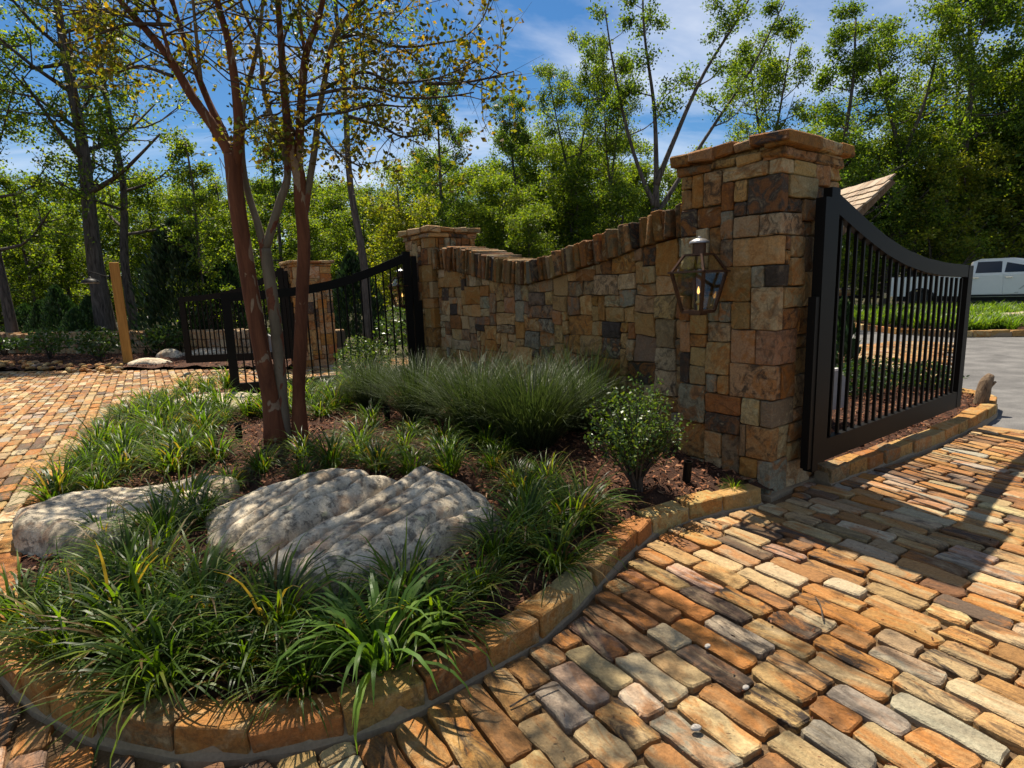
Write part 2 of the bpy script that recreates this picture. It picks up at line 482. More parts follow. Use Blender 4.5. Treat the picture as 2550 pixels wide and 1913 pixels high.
def glass_mat():
    m, nt, ns, ls = nodes('lantern_glass')
    g = N(nt, 'ShaderNodeBsdfGlossy', Roughness=0.03); g.inputs['Color'].default_value = (1, 1, 1, 1)
    t = ns.new('ShaderNodeBsdfTransparent'); t.inputs['Color'].default_value = (0.93, 0.93, 0.9, 1)
    mx = ns.new('ShaderNodeMixShader'); mx.inputs[0].default_value = 0.07
    ls.new(t.outputs[0], mx.inputs[1]); ls.new(g.outputs[0], mx.inputs[2])
    o = ns.new('ShaderNodeOutputMaterial'); ls.new(mx.outputs[0], o.inputs['Surface'])
    return m
M['glass'] = glass_mat()
def flame_mat():
    m, nt, ns, ls = nodes('gas_flame')
    e = N(nt, 'ShaderNodeEmission', Strength=1.6); e.inputs['Color'].default_value = (1.0, 0.5, 0.15, 1)
    o = ns.new('ShaderNodeOutputMaterial'); ls.new(e.outputs[0], o.inputs['Surface'])
    return m
M['flame'] = flame_mat()
def boulder_mat(name, warm):
    m, nt, ns, ls = nodes(name)
    tc = ns.new('ShaderNodeTexCoord'); o = tc.outputs['Object']
    n1 = noise_tex(nt, o, 3.2, 5, 0.62, 0.6); n2 = noise_tex(nt, o, 16, 6, 0.7, 0.2); n3 = noise_tex(nt, o, 75, 4, 0.75)
    c = ramp(nt, n1, [(0.34, (0.22, 0.195, 0.15)), (0.45, (0.46, 0.405, 0.32)), (0.60, (0.62, 0.56, 0.45))])
    f = ramp(nt, n2, [(0.50, (0, 0, 0)), (0.60, (0.85, 0.85, 0.85))])
    c = mixc(nt, f, c, (0.12, 0.11, 0.095))
    n4 = noise_tex(nt, o, 5.5, 4, 0.6, 0.4)
    fw = ramp(nt, n4, [(0.55, (0, 0, 0)), (0.66, (warm, warm, warm))])
    c = mixc(nt, fw, c, (0.42, 0.24, 0.13))
    n5 = noise_tex(nt, o, 8.0, 3, 0.6, 0.3)
    fl = ramp(nt, n5, [(0.64, (0, 0, 0)), (0.68, (0.7, 0.7, 0.7))])
    c = mixc(nt, fl, c, (0.46, 0.46, 0.30))
    g = ramp(nt, n3, [(0.2, (0.55, 0.52, 0.46)), (0.8, (1.35, 1.27, 1.14))])
    c = mixc(nt, 1.0, c, g, 'MULTIPLY')
    ad = ns.new('ShaderNodeMath'); ad.operation = 'MULTIPLY_ADD'; ad.inputs[1].default_value = 0.3
    ls.new(n3, ad.inputs[0]); ls.new(n2, ad.inputs[2])
    finish(nt, c, 0.9, ad.outputs[0], 0.7, 0.02, 0.2)
    return m
M['boulder'] = boulder_mat('grey_lichen_boulder', 0.5)
M['pale_boulder'] = boulder_mat('pale_boulder', 0.8)

# ================================================================== the setting
RNG = np.random.default_rng(7)
PH = rad(53.2)
DR = V(math.sin(PH), math.cos(PH), 0)          # along the lanes, into the property
DL = V(-DR[1], DR[0], 0)                       # along the wall, near pillar -> far pillar
UP = V(0, 0, 1)
C0 = V(1.835, 3.965, 0)                        # nearest corner of the near pillar
CF = V(-1.15, 8.78, 0)                         # nearest corner of the far pillar
C2 = V(-4.54, 12.42, 0)                        # nearest corner of the pillar across the lane
PW = 0.80

PLANTER = [(1.90, 3.90), (1.74, 3.845), (1.28, 3.66), (0.90, 3.45), (0.66, 3.15), (0.44, 2.83), (0.27, 2.57), (0.10, 2.35), (-0.10, 2.17), (-0.45, 1.89),
           (-0.77, 1.76), (-1.11, 1.73), (-1.53, 1.83), (-1.92, 2.02), (-2.25, 2.24), (-2.60, 2.55), (-2.95, 2.95), (-3.25, 3.40),
           (-3.62, 4.0), (-4.05, 4.75), (-4.55, 5.75), (-5.05, 6.9), (-5.45, 8.0), (-5.45, 8.8), (-5.0, 9.35), (-4.2, 9.75),
           (-3.2, 10.0), (-2.1, 10.2), (-0.6, 10.6), (0.2, 10.3), (2.9, 5.2)]
RBED = [(2.40, 4.18), (2.68, 4.34), (2.95, 4.51), (3.67, 4.96), (4.10, 5.25), (4.55, 5.57), (5.0, 5.9), (5.35, 6.19), (5.66, 6.55), (5.80, 6.95),
        (5.72, 7.4), (5.4, 7.9), (4.9, 8.35), (4.2, 8.7), (3.4, 8.6), (2.6, 7.6), (2.2, 6.2), (2.3, 5.0)]
APRON = [(-19, 15.1), (-12.38, 13.86), (-7.19, 12.90), (-4.6, 12.35), (-4.05, 12.7), (3.5, 18.4), (5.6, 15.4), (0.2, 10.4), (2.35, 4.2), (3.67, 4.9), (4.93, 5.82), (5.45, 5.0), (6.3, 3.4),
         (6.3, 0.4), (-6, 0.4), (-19, 4.0)]

def sheet(name, poly, z, mat):
    me = bpy.data.meshes.new(name)
    me.from_pydata([(x, y, z) for x, y in poly], [], [tuple(range(len(poly)))])
    me.update()
    if me.polygons[0].normal.z < 0: me.flip_normals()
    return struct(link(name, me, mat))

sheet('ground', [(-400, -60), (400, -60), (400, 700), (-400, 700)], -0.09, M['forest_floor'])
sheet('asphalt_drive', [(4.6, 6.6), (5.2, 5.2), (7.5, 0.5), (60, -20), (60, 34), (15, 34), (8, 25.5), (3.5, 14)], -0.045, M['asphalt'])
sheet('far_road', [(12, 27.2), (60, 11), (60, 21), (13, 33)], 0.0, M['concrete'])

# ---- stone colours
def stone_tint(rng, kind='wall'):
    if kind == 'paver':
        pal = [(0.46, 0.29, 0.115), (0.52, 0.37, 0.18), (0.42, 0.23, 0.075), (0.44, 0.185, 0.045), (0.38, 0.26, 0.13), (0.50, 0.38, 0.22),
               (0.38, 0.32, 0.23), (0.25, 0.12, 0.05), (0.13, 0.085, 0.055), (0.44, 0.29, 0.20), (0.54, 0.43, 0.28), (0.35, 0.17, 0.06)]
        w = [16, 11, 14, 9, 11, 7, 6, 10, 8, 3, 3, 11]
    elif kind == 'kerb':
        pal = [(0.44, 0.26, 0.085), (0.48, 0.31, 0.12), (0.41, 0.21, 0.06), (0.50, 0.36, 0.17), (0.34, 0.23, 0.115), (0.38, 0.16, 0.05), (0.30, 0.25, 0.18)]
        w = [10, 9, 8, 5, 5, 6, 3]
    else:
        pal = [(0.42, 0.265, 0.105), (0.37, 0.22, 0.08), (0.44, 0.31, 0.155), (0.36, 0.175, 0.045), (0.28, 0.19, 0.095), (0.20, 0.14, 0.085),
               (0.07, 0.055, 0.042), (0.40, 0.225, 0.11), (0.28, 0.25, 0.165), (0.27, 0.115, 0.038), (0.48, 0.355, 0.195)]
        w = [14, 12, 10, 8, 8, 7, 8, 6, 6, 7, 7]
    w = np.array(w, float); c = np.array(pal[rng.choice(len(pal), p=w / w.sum())])
    c = c * rng.uniform(0.78, 1.18) * (1 + rng.uniform(-0.05, 0.05, 3)) * (0.88 if kind == 'paver' else 1.0)
    return (*np.clip(c, 0.03, 0.75), float(rng.uniform(0, 1)))

# ---- paving: courses of sandstone setts
E_ROW = V(math.cos(ROW), math.sin(ROW), 0)
E_ACR = V(math.sin(ROW), -math.cos(ROW), 0)
PITCH_ROW = 0.129
def on_apron(x, y):
    return in_poly(x, y, APRON) & ~in_poly(x, y, PLANTER) & ~in_poly(x, y, RBED)
def sett_mesh(c, hl, hw, rng, detail):
    """one sett, top near z=0"""
    n_s = 3 if detail else 1
    out = []
    rnd = min(0.016, hw * 0.3)
    corner = [(-1, -1), (1, -1), (1, 1), (-1, 1)]
    for i, (a, b) in enumerate(corner):
        r1, r2 = rnd * rng.uniform(0.5, 1.3), rnd * rng.uniform(0.5, 1.3)
        j = rng.uniform(-0.008, 0.008, 2)
        cx, cyy = a * hl + j[0], b * hw + j[1]
        p1 = (cx - a * r1, cyy); p2 = (cx, cyy - b * r2)
        out += [p2, p1] if i in (1, 3) else [p1, p2]
        if detail:
            a2, b2 = corner[(i + 1) % 4]
            for t in ((0.35, 0.68) if i in (0, 2) else (0.5,)):
                q = ((1 - t) * a * hl + t * a2 * hl + rng.uniform(-.006, .006), (1 - t) * b * hw + t * b2 * hw + rng.uniform(-.008, .008))
                out.append(q)
    # order check: corners run anticlockwise: fix p1/p2 order
    P = np.array(out); ang = np.arctan2(P[:, 1] / hw, P[:, 0] / hl); P = P[np.argsort(ang)]
    n = len(P)
    tilt = rng.normal(0, 0.016, 2); dz = rng.normal(0.001, 0.004)
    ins = 1 - np.array([0.006 / hl, 0.006 / hw])
    h = lambda p: dz + p[:, 0] * tilt[0] + p[:, 1] * tilt[1] * 1.5
    rings = []
    top = P * ins
    rings.append((P * 1.0, h(P) - 0.055)); rings.append((P, h(P) - 0.006)); rings.append((top, h(top) + rng.normal(0, .0015, n)))
    v = []
    for q, z in rings:
        v.append(np.column_stack([c[0] + q[:, 0] * E_ROW[0] + q[:, 1] * E_ACR[0], c[1] + q[:, 0] * E_ROW[1] + q[:, 1] * E_ACR[1], z]))
    v = np.vstack(v); f = []
    for r in range(2):
        for i in range(n):
            i2 = (i + 1) % n
            f.append((r * n + i, (r + 1) * n + i, (r + 1) * n + i2, r * n + i2))
    f.append(tuple(2 * n + i for i in range(n))[::-1])
    # E_ROW x E_ACR points down -> orientation as listed is outward
    return v, f

setts = []
pts = np.array([(-19, 0.4), (6.3, 18.5), (-19, 18.5), (6.3, 0.4)])
vv = pts @ E_ACR[:2]; uu = pts @ E_ROW[:2]
rng = np.random.default_rng(11)
for i in range(int(vv.min() / PITCH_ROW), int(vv.max() / PITCH_ROW) + 1):
    v0 = i * PITCH_ROW
    us = np.arange(uu.min(), uu.max(), 0.02)
    ok = np.ones(len(us), bool)
    for dv in (-0.055, 0.055):
        X = us * E_ROW[0] + (v0 + dv) * E_ACR[0]; Y = us * E_ROW[1] + (v0 + dv) * E_ACR[1]
        ok &= on_apron(X, Y)
    k = 0
    while k < len(us):
        if not ok[k]: k += 1; continue
        e = k
        while e < len(us) and ok[e]: e += 1
        a, b = us[k], us[e - 1]; k = e
        a += rng.uniform(0, 0.02)
        while b - a > 0.06:
            L = rng.choice([rng.uniform(0.16, 0.24), rng.uniform(0.24, 0.34), rng.uniform(0.30, 0.42)], p=[0.3, 0.45, 0.25])
            if b - a - L < 0.07: L = min(b - a, 0.45)
            mid = (a + L / 2) * E_ROW + v0 * E_ACR
            px, py = proj(mid)
            if mid[1] > 0.5 and -700 < px < 3250 and py < 2500:
                setts.append((mid, L))
            a += L
lane_r = struct(link('driveway_entry_lane', fast_mesh('driveway_entry_lane', [(x, y, -0.030) for x, y in APRON], [tuple(range(len(APRON)))]), M['joint']))
lane_r['label'] = 'sandy bed under the whole apron of tan sandstone setts'
lane_l = None
def lane_of(m): return 'r' if m[0] > -0.75 and m[1] < 7 else 'l'
for which in ('r', 'l'):
    S = [s for s in setts if lane_of(s[0]) == which]
    def seen(s):
        px, py = proj(s[0]); return (0 if (-30 < px < 2580 and 700 < py < 1960) else 1, np.linalg.norm(s[0]))
    S.sort(key=seen)
    if which == 'l':
        bb = [(-19, 15.1), (-12.38, 13.86), (-7.19, 12.90), (-4.6, 12.35), (-4.05, 12.7), (3.5, 18.4), (5.6, 15.4), (0.2, 10.4), (-0.6, 10.7), (-2.1, 10.3), (-4.2, 9.85), (-5.6, 8.8), (-5.6, 7.9), (-4.2, 4.75), (-3.4, 3.4), (-1.95, 1.95), (-0.75, 1.6), (-0.75, 0.4), (-6, 0.4), (-19, 4.0)]
        par = struct(link('driveway_exit_lane', fast_mesh('driveway_exit_lane', [(x, y, -0.025) for x, y in bb], [tuple(range(len(bb)))]), M['joint']))
        par['label'] = 'exit lane of tan and orange sandstone setts beyond the planting bed'
    else:
        par = lane_r
        par['label'] = 'entry lane of long sandstone setts in front of the open gate'
    rest = MB()
    for i, (mid, L) in enumerate(S):
        r2 = np.random.default_rng(1000 + i + (50000 if which == 'l' else 0))
        hw = PITCH_ROW / 2 - r2.uniform(0.004, 0.010); hl = L / 2 - r2.uniform(0.004, 0.011)
        t = stone_tint(r2, 'paver')
        if i < 300:
            v, f = sett_mesh(mid, hl, hw, r2, True)
            link('sett', fast_mesh('sett', v, f, t), M['paver'], par)
        else:
            v, f = sett_mesh(mid, hl, hw, r2, np.linalg.norm(mid) < 6)
            rest.add(v, f, t)
    if rest.n: stuff(rest.build('far_setts', M['paver'], par))

# far band of paving across the asphalt
band = MB(); rng = np.random.default_rng(5)
bp = [(5.3, 9.0), (6.5, 8.45), (8.6, 11.2), (10.3, 13.3), (9.3, 13.7), (7.4, 12.9)]
for i in range(-20, 120):
    u = -12.0
    while u < 20:
        L = rng.uniform(0.22, 0.42)
        m_ = (u + L / 2) * E_ROW + (i * PITCH_ROW) * E_ACR
        if in_poly(m_[0], m_[1], bp):
            v, f = sett_mesh(m_, L / 2 - .006, .055, rng, False); v[:, 2] -= 0.008
            band.add(v, f, stone_tint(rng, 'paver'))
        u += L
o = band.build('paved_crossing', M['paver']); struct(o); o['label'] = 'band of tan setts crossing the grey asphalt'

# ---- planting beds
def seg_dist(x, y, poly):
    d = np.full(np.shape(x), 1e9); n = len(poly)
    for i in range(n):
        ax_, ay_ = poly[i]; bx_, by_ = poly[(i + 1) % n]
        dx, dy = bx_ - ax_, by_ - ay_; t = np.clip(((x - ax_) * dx + (y - ay_) * dy) / (dx * dx + dy * dy + 1e-12), 0, 1)
        d = np.minimum(d, np.hypot(x - ax_ - t * dx, y - ay_ - t * dy))
    return d
def bed_z(x, y):
    d = seg_dist(np.asarray(x, float), np.asarray(y, float), PLANTER)
    return 0.062 + 0.15 * (1 - np.exp(-np.maximum(d - 0.1, 0) / 0.7))
def rbed_z(x, y):
    d = seg_dist(np.asarray(x, float), np.asarray(y, float), RBED)
    return 0.06 + 0.06 * (1 - np.exp(-np.maximum(d - 0.1, 0) / 0.5))
def bed(name, poly, zf, step, inset, z_edge, mat, rough=0.012):
    P = np.array(poly); x0, y0 = P.min(0); x1, y1 = P.max(0)
    xs = np.arange(x0, x1 + step, step); ys = np.arange(y0, y1 + step, step)
    X, Y = np.meshgrid(xs, ys); ins = in_poly(X, Y, poly) & (seg_dist(X, Y, poly) > inset)
    Z = zf(X, Y) + RNG.normal(0, rough, X.shape)
    idx = -np.ones(X.shape, int); v = []; f = []
    cell = ins[:-1, :-1] & ins[1:, :-1] & ins[:-1, 1:] & ins[1:, 1:]
    use = np.zeros_like(ins); use[:-1, :-1] |= cell; use[1:, :-1] |= cell; use[:-1, 1:] |= cell; use[1:, 1:] |= cell
    idx[use] = np.arange(use.sum()); v = np.column_stack([X[use], Y[use], Z[use]])
    for i, j in zip(*np.nonzero(cell)): f.append((idx[i, j], idx[i, j + 1], idx[i + 1, j + 1], idx[i + 1, j]))
    o = link(name, fast_mesh(name, v, np.array(f), smooth=True), mat); return struct(o)
o = bed('planting_bed', PLANTER, bed_z, 0.06, 0.05, 0, M['mulch']); o['label'] = 'red brown mulch of the island planting bed'
o = bed('gate_bed', RBED, rbed_z, 0.06, 0.05, 0, M['mulch']); o['label'] = 'mulched bed under the open gate'
ROADBED = [(-26, 17.2), (-12.38, 13.95), (-7.19, 13.0), (-4.75, 12.45), (-4.3, 12.9), (-4.2, 15.3), (-7.4, 16.2), (-14.7, 18.4), (-26, 22)]
o = bed('roadside_bed', ROADBED, lambda x, y: 0.03 + 0 * x, 0.14, 0.02, 0, M['mulch'], 0.02); o['label'] = 'mulched strip between exit lane and low stone wall'

def chips(name, poly, zf, n, seed, size=(0.016, 0.05), excl=None, parent=None, bias=None):
    rng = np.random.default_rng(seed); P = np.array(poly); lo, hi = P.min(0), P.max(0)
    xy = rng.uniform(lo, hi, (n * 4, 2)); k = in_poly(xy[:, 0], xy[:, 1], poly) & (seg_dist(xy[:, 0], xy[:, 1], poly) > 0.13)
    if bias is not None: k &= rng.uniform(0, 1, len(xy)) < bias(xy[:, 0], xy[:, 1])
    xy = xy[k][:n]; n = len(xy)
    z = zf(xy[:, 0], xy[:, 1]) + rng.uniform(0.0, 0.028, n)
    L = rng.uniform(*size, n) * 0.5; Wd = L * rng.uniform(0.18, 0.5, n)
    a = rng.uniform(0, 2 * math.pi, n); ti = rng.normal(0, 0.35, n); to = rng.normal(0, 0.5, n)
    d = np.column_stack([np.cos(a) * np.cos(ti), np.sin(a) * np.cos(ti), np.sin(ti)])
    s = np.column_stack([-np.sin(a) * np.cos(to), np.cos(a) * np.cos(to), np.sin(to)])
    nn = np.cross(d, s); c = np.column_stack([xy, z])
    v = np.stack([c - d * L[:, None] - s * Wd[:, None], c + d * L[:, None] - s * Wd[:, None] * .7, c + d * L[:, None] + s * Wd[:, None] * .8,
                  c - d * L[:, None] + s * Wd[:, None], c + nn * (0.25 * Wd + 0.002)[:, None]], 1)
    base = (np.arange(n) * 5)[:, None]
    f = np.concatenate([base + np.array([[0, 1, 4]]), base + np.array([[1, 2, 4]]), base + np.array([[2, 3, 4]]), base + np.array([[3, 0, 4]])])
    pal = np.array([(0.16, 0.062, 0.03), (0.10, 0.04, 0.022), (0.24, 0.115, 0.06), (0.05, 0.024, 0.016), (0.32, 0.19, 0.11), (0.19, 0.08, 0.035)])
    t = pal[rng.choice(len(pal), n, p=[.28, .24, .16, .16, .05, .11])] * rng.uniform(0.7, 1.3, (n, 1))
    t = np.repeat(np.column_stack([t, np.ones(n)]), 5, 0)
    return stuff(link(name, fast_mesh(name, v.reshape(-1, 3), f, t), M['chip'], parent), 'loose red brown bark chips over the bed', 'mulch')
def nearb(x, y): return np.clip(1.6 - np.hypot(x, y) / 7.0, 0.12, 1)
chips('mulch_chips', PLANTER, bed_z, 26000, 21, bias=nearb)
o = chips('gate_bed_chips', RBED, rbed_z, 6500, 22); o['label'] = 'bark chips below the open gate'
o = chips('roadside_chips', ROADBED, lambda x, y: 0.035 + 0 * x, 9000, 23, (0.03, 0.08)); o['label'] = 'bark chips along the low wall'

o = chips('leaf_litter', [(-.6, .9), (2.6, 1.6), (3.2, 3.9), (1.8, 3.7), (.3, 2.2), (-.6, 1.5)], lambda x, y: -0.004 + 0 * x, 230, 24, (.006, .018)); o['label'] = 'scattered crumbs of bark and dead leaf on the entry lane'; o['category'] = 'litter'

# ---- kerbs
def kerb(name, path, width, height, label, inward, seed, lens=(0.2, 0.36)):
    rng = np.random.default_rng(seed)
    P = np.array(path, float); seg = np.hypot(*np.diff(P, axis=0).T); S = np.concatenate([[0], np.cumsum(seg)])
    def pos(s): return V(np.interp(s, S, P[:, 0]), np.interp(s, S, P[:, 1]), 0)
    par = thing(name, label, 'kerb', tuple(pos(S[-1] / 2)))
    base = MB(); s = 0.0
    while s < S[-1] - 0.08:
        L = rng.uniform(*lens)
        if S[-1] - s - L < 0.12: L = S[-1] - s
        a, b = pos(s), pos(s + L); d = unit(b - a); n = V(-d[1], d[0], 0) * inward
        w = width * rng.uniform(0.9, 1.12); h = height * rng.uniform(0.9, 1.1)
        c = (a + b) / 2 + n * (w / 2 + rng.uniform(0, 0.012)) + UP * (h / 2 - 0.02)
        v, f = chamfer_block(c, d * (np.linalg.norm(b - a) / 2 - 0.007), n * w / 2, UP * (h / 2 + 0.02), 0.006, 0.009, rng)
        link('kerb_stone', fast_mesh('kerb_stone', v, f, stone_tint(rng, 'kerb')), M['kerb'], par)
        s += L
    # mortar: one continuous fillet under and between the stones
    ts = np.linspace(0, S[-1], max(8, int(S[-1] / .08))); prof = [(-0.012, -0.04), (-0.006, -0.006), (0.018, 0.006), (0.030, height * .72), (width - 0.01, height * .72), (width, -0.04)]
    v = []; f = []; k = len(prof)
    for q in ts:
        a, b = pos(max(0, q - .05)), pos(min(S[-1], q + .05)); d = unit(b - a); n = V(-d[1], d[0], 0) * inward; c = pos(q)
        for o_, z_ in prof: v.append(c + n * (o_ + rng.normal(0, .0015)) + UP * (z_ + rng.normal(0, .001)))
    for i in range(len(ts) - 1):
        for j in range(k - 1): f.append((i * k + j, i * k + j + 1, (i + 1) * k + j + 1, (i + 1) * k + j))
    f += [tuple(range(k)), tuple((len(ts) - 1) * k + j for j in range(k))]
    base.add(v, f); base.build('mortar_bed', M['mortar'], par)
    return par
kerb('kerb', PLANTER[1:18], 0.14, 0.098, 'curved kerb of orange sandstone blocks round the front of the planting bed', -1, 31)
kerb('kerb', PLANTER[17:27], 0.13, 0.09, 'low kerb along the exit lane side of the planting bed', -1, 32)
kerb('kerb', RBED[0:15], 0.14, 0.105, 'curved kerb of orange sandstone blocks below the open gate', 1, 33)

# ================================================================== stone walls and pillars
def warp(u, z, k):
    """smooth shared displacement, so neighbouring stones keep an even joint"""
    a = mnoise.noise(Vector((u * 4.1 + k, z * 4.1, 3.3 + k))); b = mnoise.noise(Vector((u * 4.1 - k, z * 4.1 + 9, 7.7 + k)))
    return u + 0.024 * a, z + 0.024 * b
def face_stone(O, U, Nn, u0, u1, z0, z1, rng, k, ztop=None, gap=0.0035, depth=0.09, warped=True, uclamp=None):
    """rubble stone in the plane O + u U + z Z, facing Nn"""
    w, h = u1 - u0, z1 - z0; r = min(0.013, 0.14 * min(w, h))
    ring = []
    def edge(a, b, m):
        for t in np.linspace(0, 1, m + 2)[1:-1]: ring.append((a[0] + (b[0] - a[0]) * t, a[1] + (b[1] - a[1]) * t))
    cs = [(u0, z0), (u1, z0), (u1, z1), (u0, z1)]; q = [r * rng.uniform(0.4, 1.2) for _ in range(8)]
    m1 = 2 if w > 0.16 else 1; m2 = 2 if h > 0.16 else 1
    ring.append((u0 + q[0], z0)); edge((u0 + q[0], z0), (u1 - q[1], z0), m1); ring.append((u1 - q[1], z0))
    ring.append((u1, z0 + q[2])); edge((u1, z0 + q[2]), (u1, z1 - q[3]), m2); ring.append((u1, z1 - q[3]))
    ring.append((u1 - q[4], z1)); edge((u1 - q[4], z1), (u0 + q[5], z1), m1); ring.append((u0 + q[5], z1))
    ring.append((u0, z1 - q[6])); edge((u0, z1 - q[6]), (u0, z0 + q[7]), m2); ring.append((u0, z0 + q[7]))
    R = np.array(ring)
    if warped: R = np.array([warp(a, b, k) for a, b in R])
    R = R + rng.normal(0, 0.0022, R.shape)
    if uclamp is not None: R[:, 0] = np.clip(R[:, 0], *uclamp)
    if ztop is not None: R[:, 1] = np.minimum(R[:, 1], ztop(R[:, 0]) - 0.004)
    c = R.mean(0); ext = R.max(0) - R.min(0)
    if ext.min() < 0.03: return None
    P = c + (R - c) * (1 - 2 * gap / ext)
    Q = c + (R - c) * (1 - 2 * (gap + 0.006) / ext)
    rel = rng.normal(0, 0.007); tl = rng.normal(0, 0.03, 2); n = len(P)
    hh = lambda p: rel + (p[:, 0] - c[0]) * tl[0] + (p[:, 1] - c[1]) * tl[1]
    def world(p, o): return O + np.outer(p[:, 0], U) + np.outer(p[:, 1], UP) + np.outer(o, Nn)
    v = np.vstack([world(P, np.full(n, -depth)), world(P, hh(P) - 0.0045), world(Q, hh(Q) + rng.normal(0.003, 0.005, n)),
                   world(np.array([c + rng.uniform(-.15, .15, 2) * ext]), np.array([rel + 0.008 + rng.normal(0, .010)]))])
    f = []
    flip = np.dot(np.cross(U, UP), Nn) < 0
    for rr in range(2):
        for i in range(n):
            i2 = (i + 1) % n; fc = (rr * n + i, rr * n + i2, (rr + 1) * n + i2, (rr + 1) * n + i); f.append(fc[::-1] if flip else fc)
    for i in range(n):
        fc = (2 * n + i, 2 * n + (i + 1) % n, 3 * n); f.append(fc[::-1] if flip else fc)
    return v, f

def pack(cols, rows, blocked, rng, ws, hs):
    """fill a grid with rectangles; returns (c0,c1,r0,r1)"""
    occ = blocked.copy(); out = []
    for r in range(rows):
        c = 0
        while c < cols:
            if occ[r, c]: c += 1; continue
            free = 0
            while c + free < cols and not occ[r, c + free]: free += 1
            w = int(rng.choice(ws[0], p=ws[1])); w = min(w, free)
            if free - w == 1: w = w + 1 if rng.random() < .6 or w < 3 else w - 1
            h = int(rng.choice(hs[0], p=hs[1]))
            hmax = 0
            while r + hmax < rows and not occ[r + hmax, c:c + w].any(): hmax += 1
            h = min(h, hmax)
            if hmax - h == 1: h = hmax if hmax <= 6 else h
            occ[r:r + h, c:c + w] = True; out.append((c, c + w, r, r + h)); c += w
    return out
WS = ([2, 3, 4, 5, 6, 7, 8], [.10, .14, .20, .22, .16, .12, .06]); HS = ([2, 3, 4, 5, 6], [.14, .24, .30, .22, .10])

def pillar(name, corner, label, seed, zt, zc, z0, scale=0.05, slab=True, size=PW):
    rng = np.random.default_rng(seed)
    C = np.asarray(corner, float)
    par = thing(name, label, 'pillar', tuple(C + (DL + DR) * size / 2))
    core = MB(); core.obox(C + (DL + DR) * size / 2 + UP * (zt / 2 - .05), DL * (size / 2 - .035), DR * (size / 2 - .035), UP * (zt / 2 + .03))
    core.build('core', M['core'], par)
    ft = MB(); ft.obox(C + (DL + DR) * size / 2 - UP * .02, DL * (size / 2 + .035), DR * (size / 2 + .035), UP * .028); ft.build('footing', M['mortar'], par)
    rows = int(round((zt - z0) / scale)); cols = int(round(size / scale)); cs = size / cols; rs = (zt - z0) / rows
    bl, br = np.zeros((rows, cols), bool), np.zeros((rows, cols), bool)
    r = 0; alt = rng.random() < .5
    while r < rows:                                   # corner stones show on both faces
        h = int(rng.choice([3, 4, 5, 6], p=[.25, .35, .25, .15])); h = min(h, rows - r)
        if rows - r - h == 1: h += 1
        big, small = int(rng.integers(4, 8)), int(rng.integers(1, 4))
        a, b = (big, max(2, small)) if alt else (max(2, small), big - 1); alt = not alt
        bl[r:r + h, :a] = True; br[r:r + h, :b] = True
        za, zb = z0 + r * rs, z0 + (r + h) * rs
        g = 0.004
        c = C + DL * (a * cs / 2 - g / 2) + DR * (b * cs / 2 - g / 2) + UP * ((za + zb) / 2)
        v, f = chamfer_block(c, DL * (a * cs / 2 - g / 2), DR * (b * cs / 2 - g / 2), UP * ((zb - za) / 2 - g * .6), 0.007, 0.0045, rng)
        link('stone', fast_mesh('stone', v, f, stone_tint(rng)), M['wall'], par)
        r += h
    for U, Nn, blk, kk in ((DL, -DR, bl, seed * 1.3), (DR, -DL, br, seed * 2.7)):
        for (c0, c1, r0, r1) in pack(cols, rows, blk, rng, WS, HS):
            q = face_stone(C, U, Nn, c0 * cs, c1 * cs, z0 + r0 * rs, z0 + r1 * rs, rng, kk, warped=False, uclamp=(0, size))
            if q is None: continue
            link('stone', fast_mesh('stone', q[0], q[1], stone_tint(rng)), M['wall'], par)
    # cap: two oversailing courses of thin slabs
    mid = C + (DL + DR) * size / 2
    cap = MB(); cap.obox(mid + UP * (zt + (zc - zt) / 2 - .012), DL * (size / 2 - .02), DR * (size / 2 - .02), UP * ((zc - zt) / 2))
    cp = cap.build('cap', M['mortar'], par)
    zz = zt
    for ov, hh in ((0.028, (zc - zt) * 0.36), (0.012, (zc - zt) * 0.14), (0.07, (zc - zt) * 0.5)):
        half = size / 2 + ov
        for k in range(4):
            D = [DL, DR, -DL, -DR][k]; Out = [-DR, DL, DR, -DL][k]
            u = -half
            while u < half - 0.02:
                L = rng.uniform(0.14, 0.42)
                if half - u - L < 0.09: L = half - u
                dp = rng.uniform(0.14, 0.2)
                e = rng.uniform(-0.014, 0.012)
                c = mid + D * (u + L / 2) + Out * (half - dp / 2 + e) + UP * (zz + hh / 2 + rng.uniform(-.004, .006))
                inner = 0.0
                v, f = chamfer_block(c, D * (L / 2 - .003), Out * dp / 2, UP * (hh / 2 - .001 + rng.uniform(-.003, .007)), 0.010, min(.011, hh * .18), rng)
                if k in (0, 3) or u + L > half - .05:
                    link('cap_stone', fast_mesh('cap_stone', v, f, stone_tint(rng)), M['wall'], cp)
                u += L
        zz += hh
    return par
pillar('stone_pillar', C0, 'nearest stone gate pillar with lantern, beside the open black gate', 41, 2.347, 2.50, 0.0)
pillar('stone_pillar', CF, 'stone pillar with lantern at the far end of the curved wall', 42, 2.347, 2.50, 0.1)
pillar('stone_pillar', C2, 'sunlit stone pillar across the exit lane, without lantern', 43, 2.17, 2.30, 0.0)

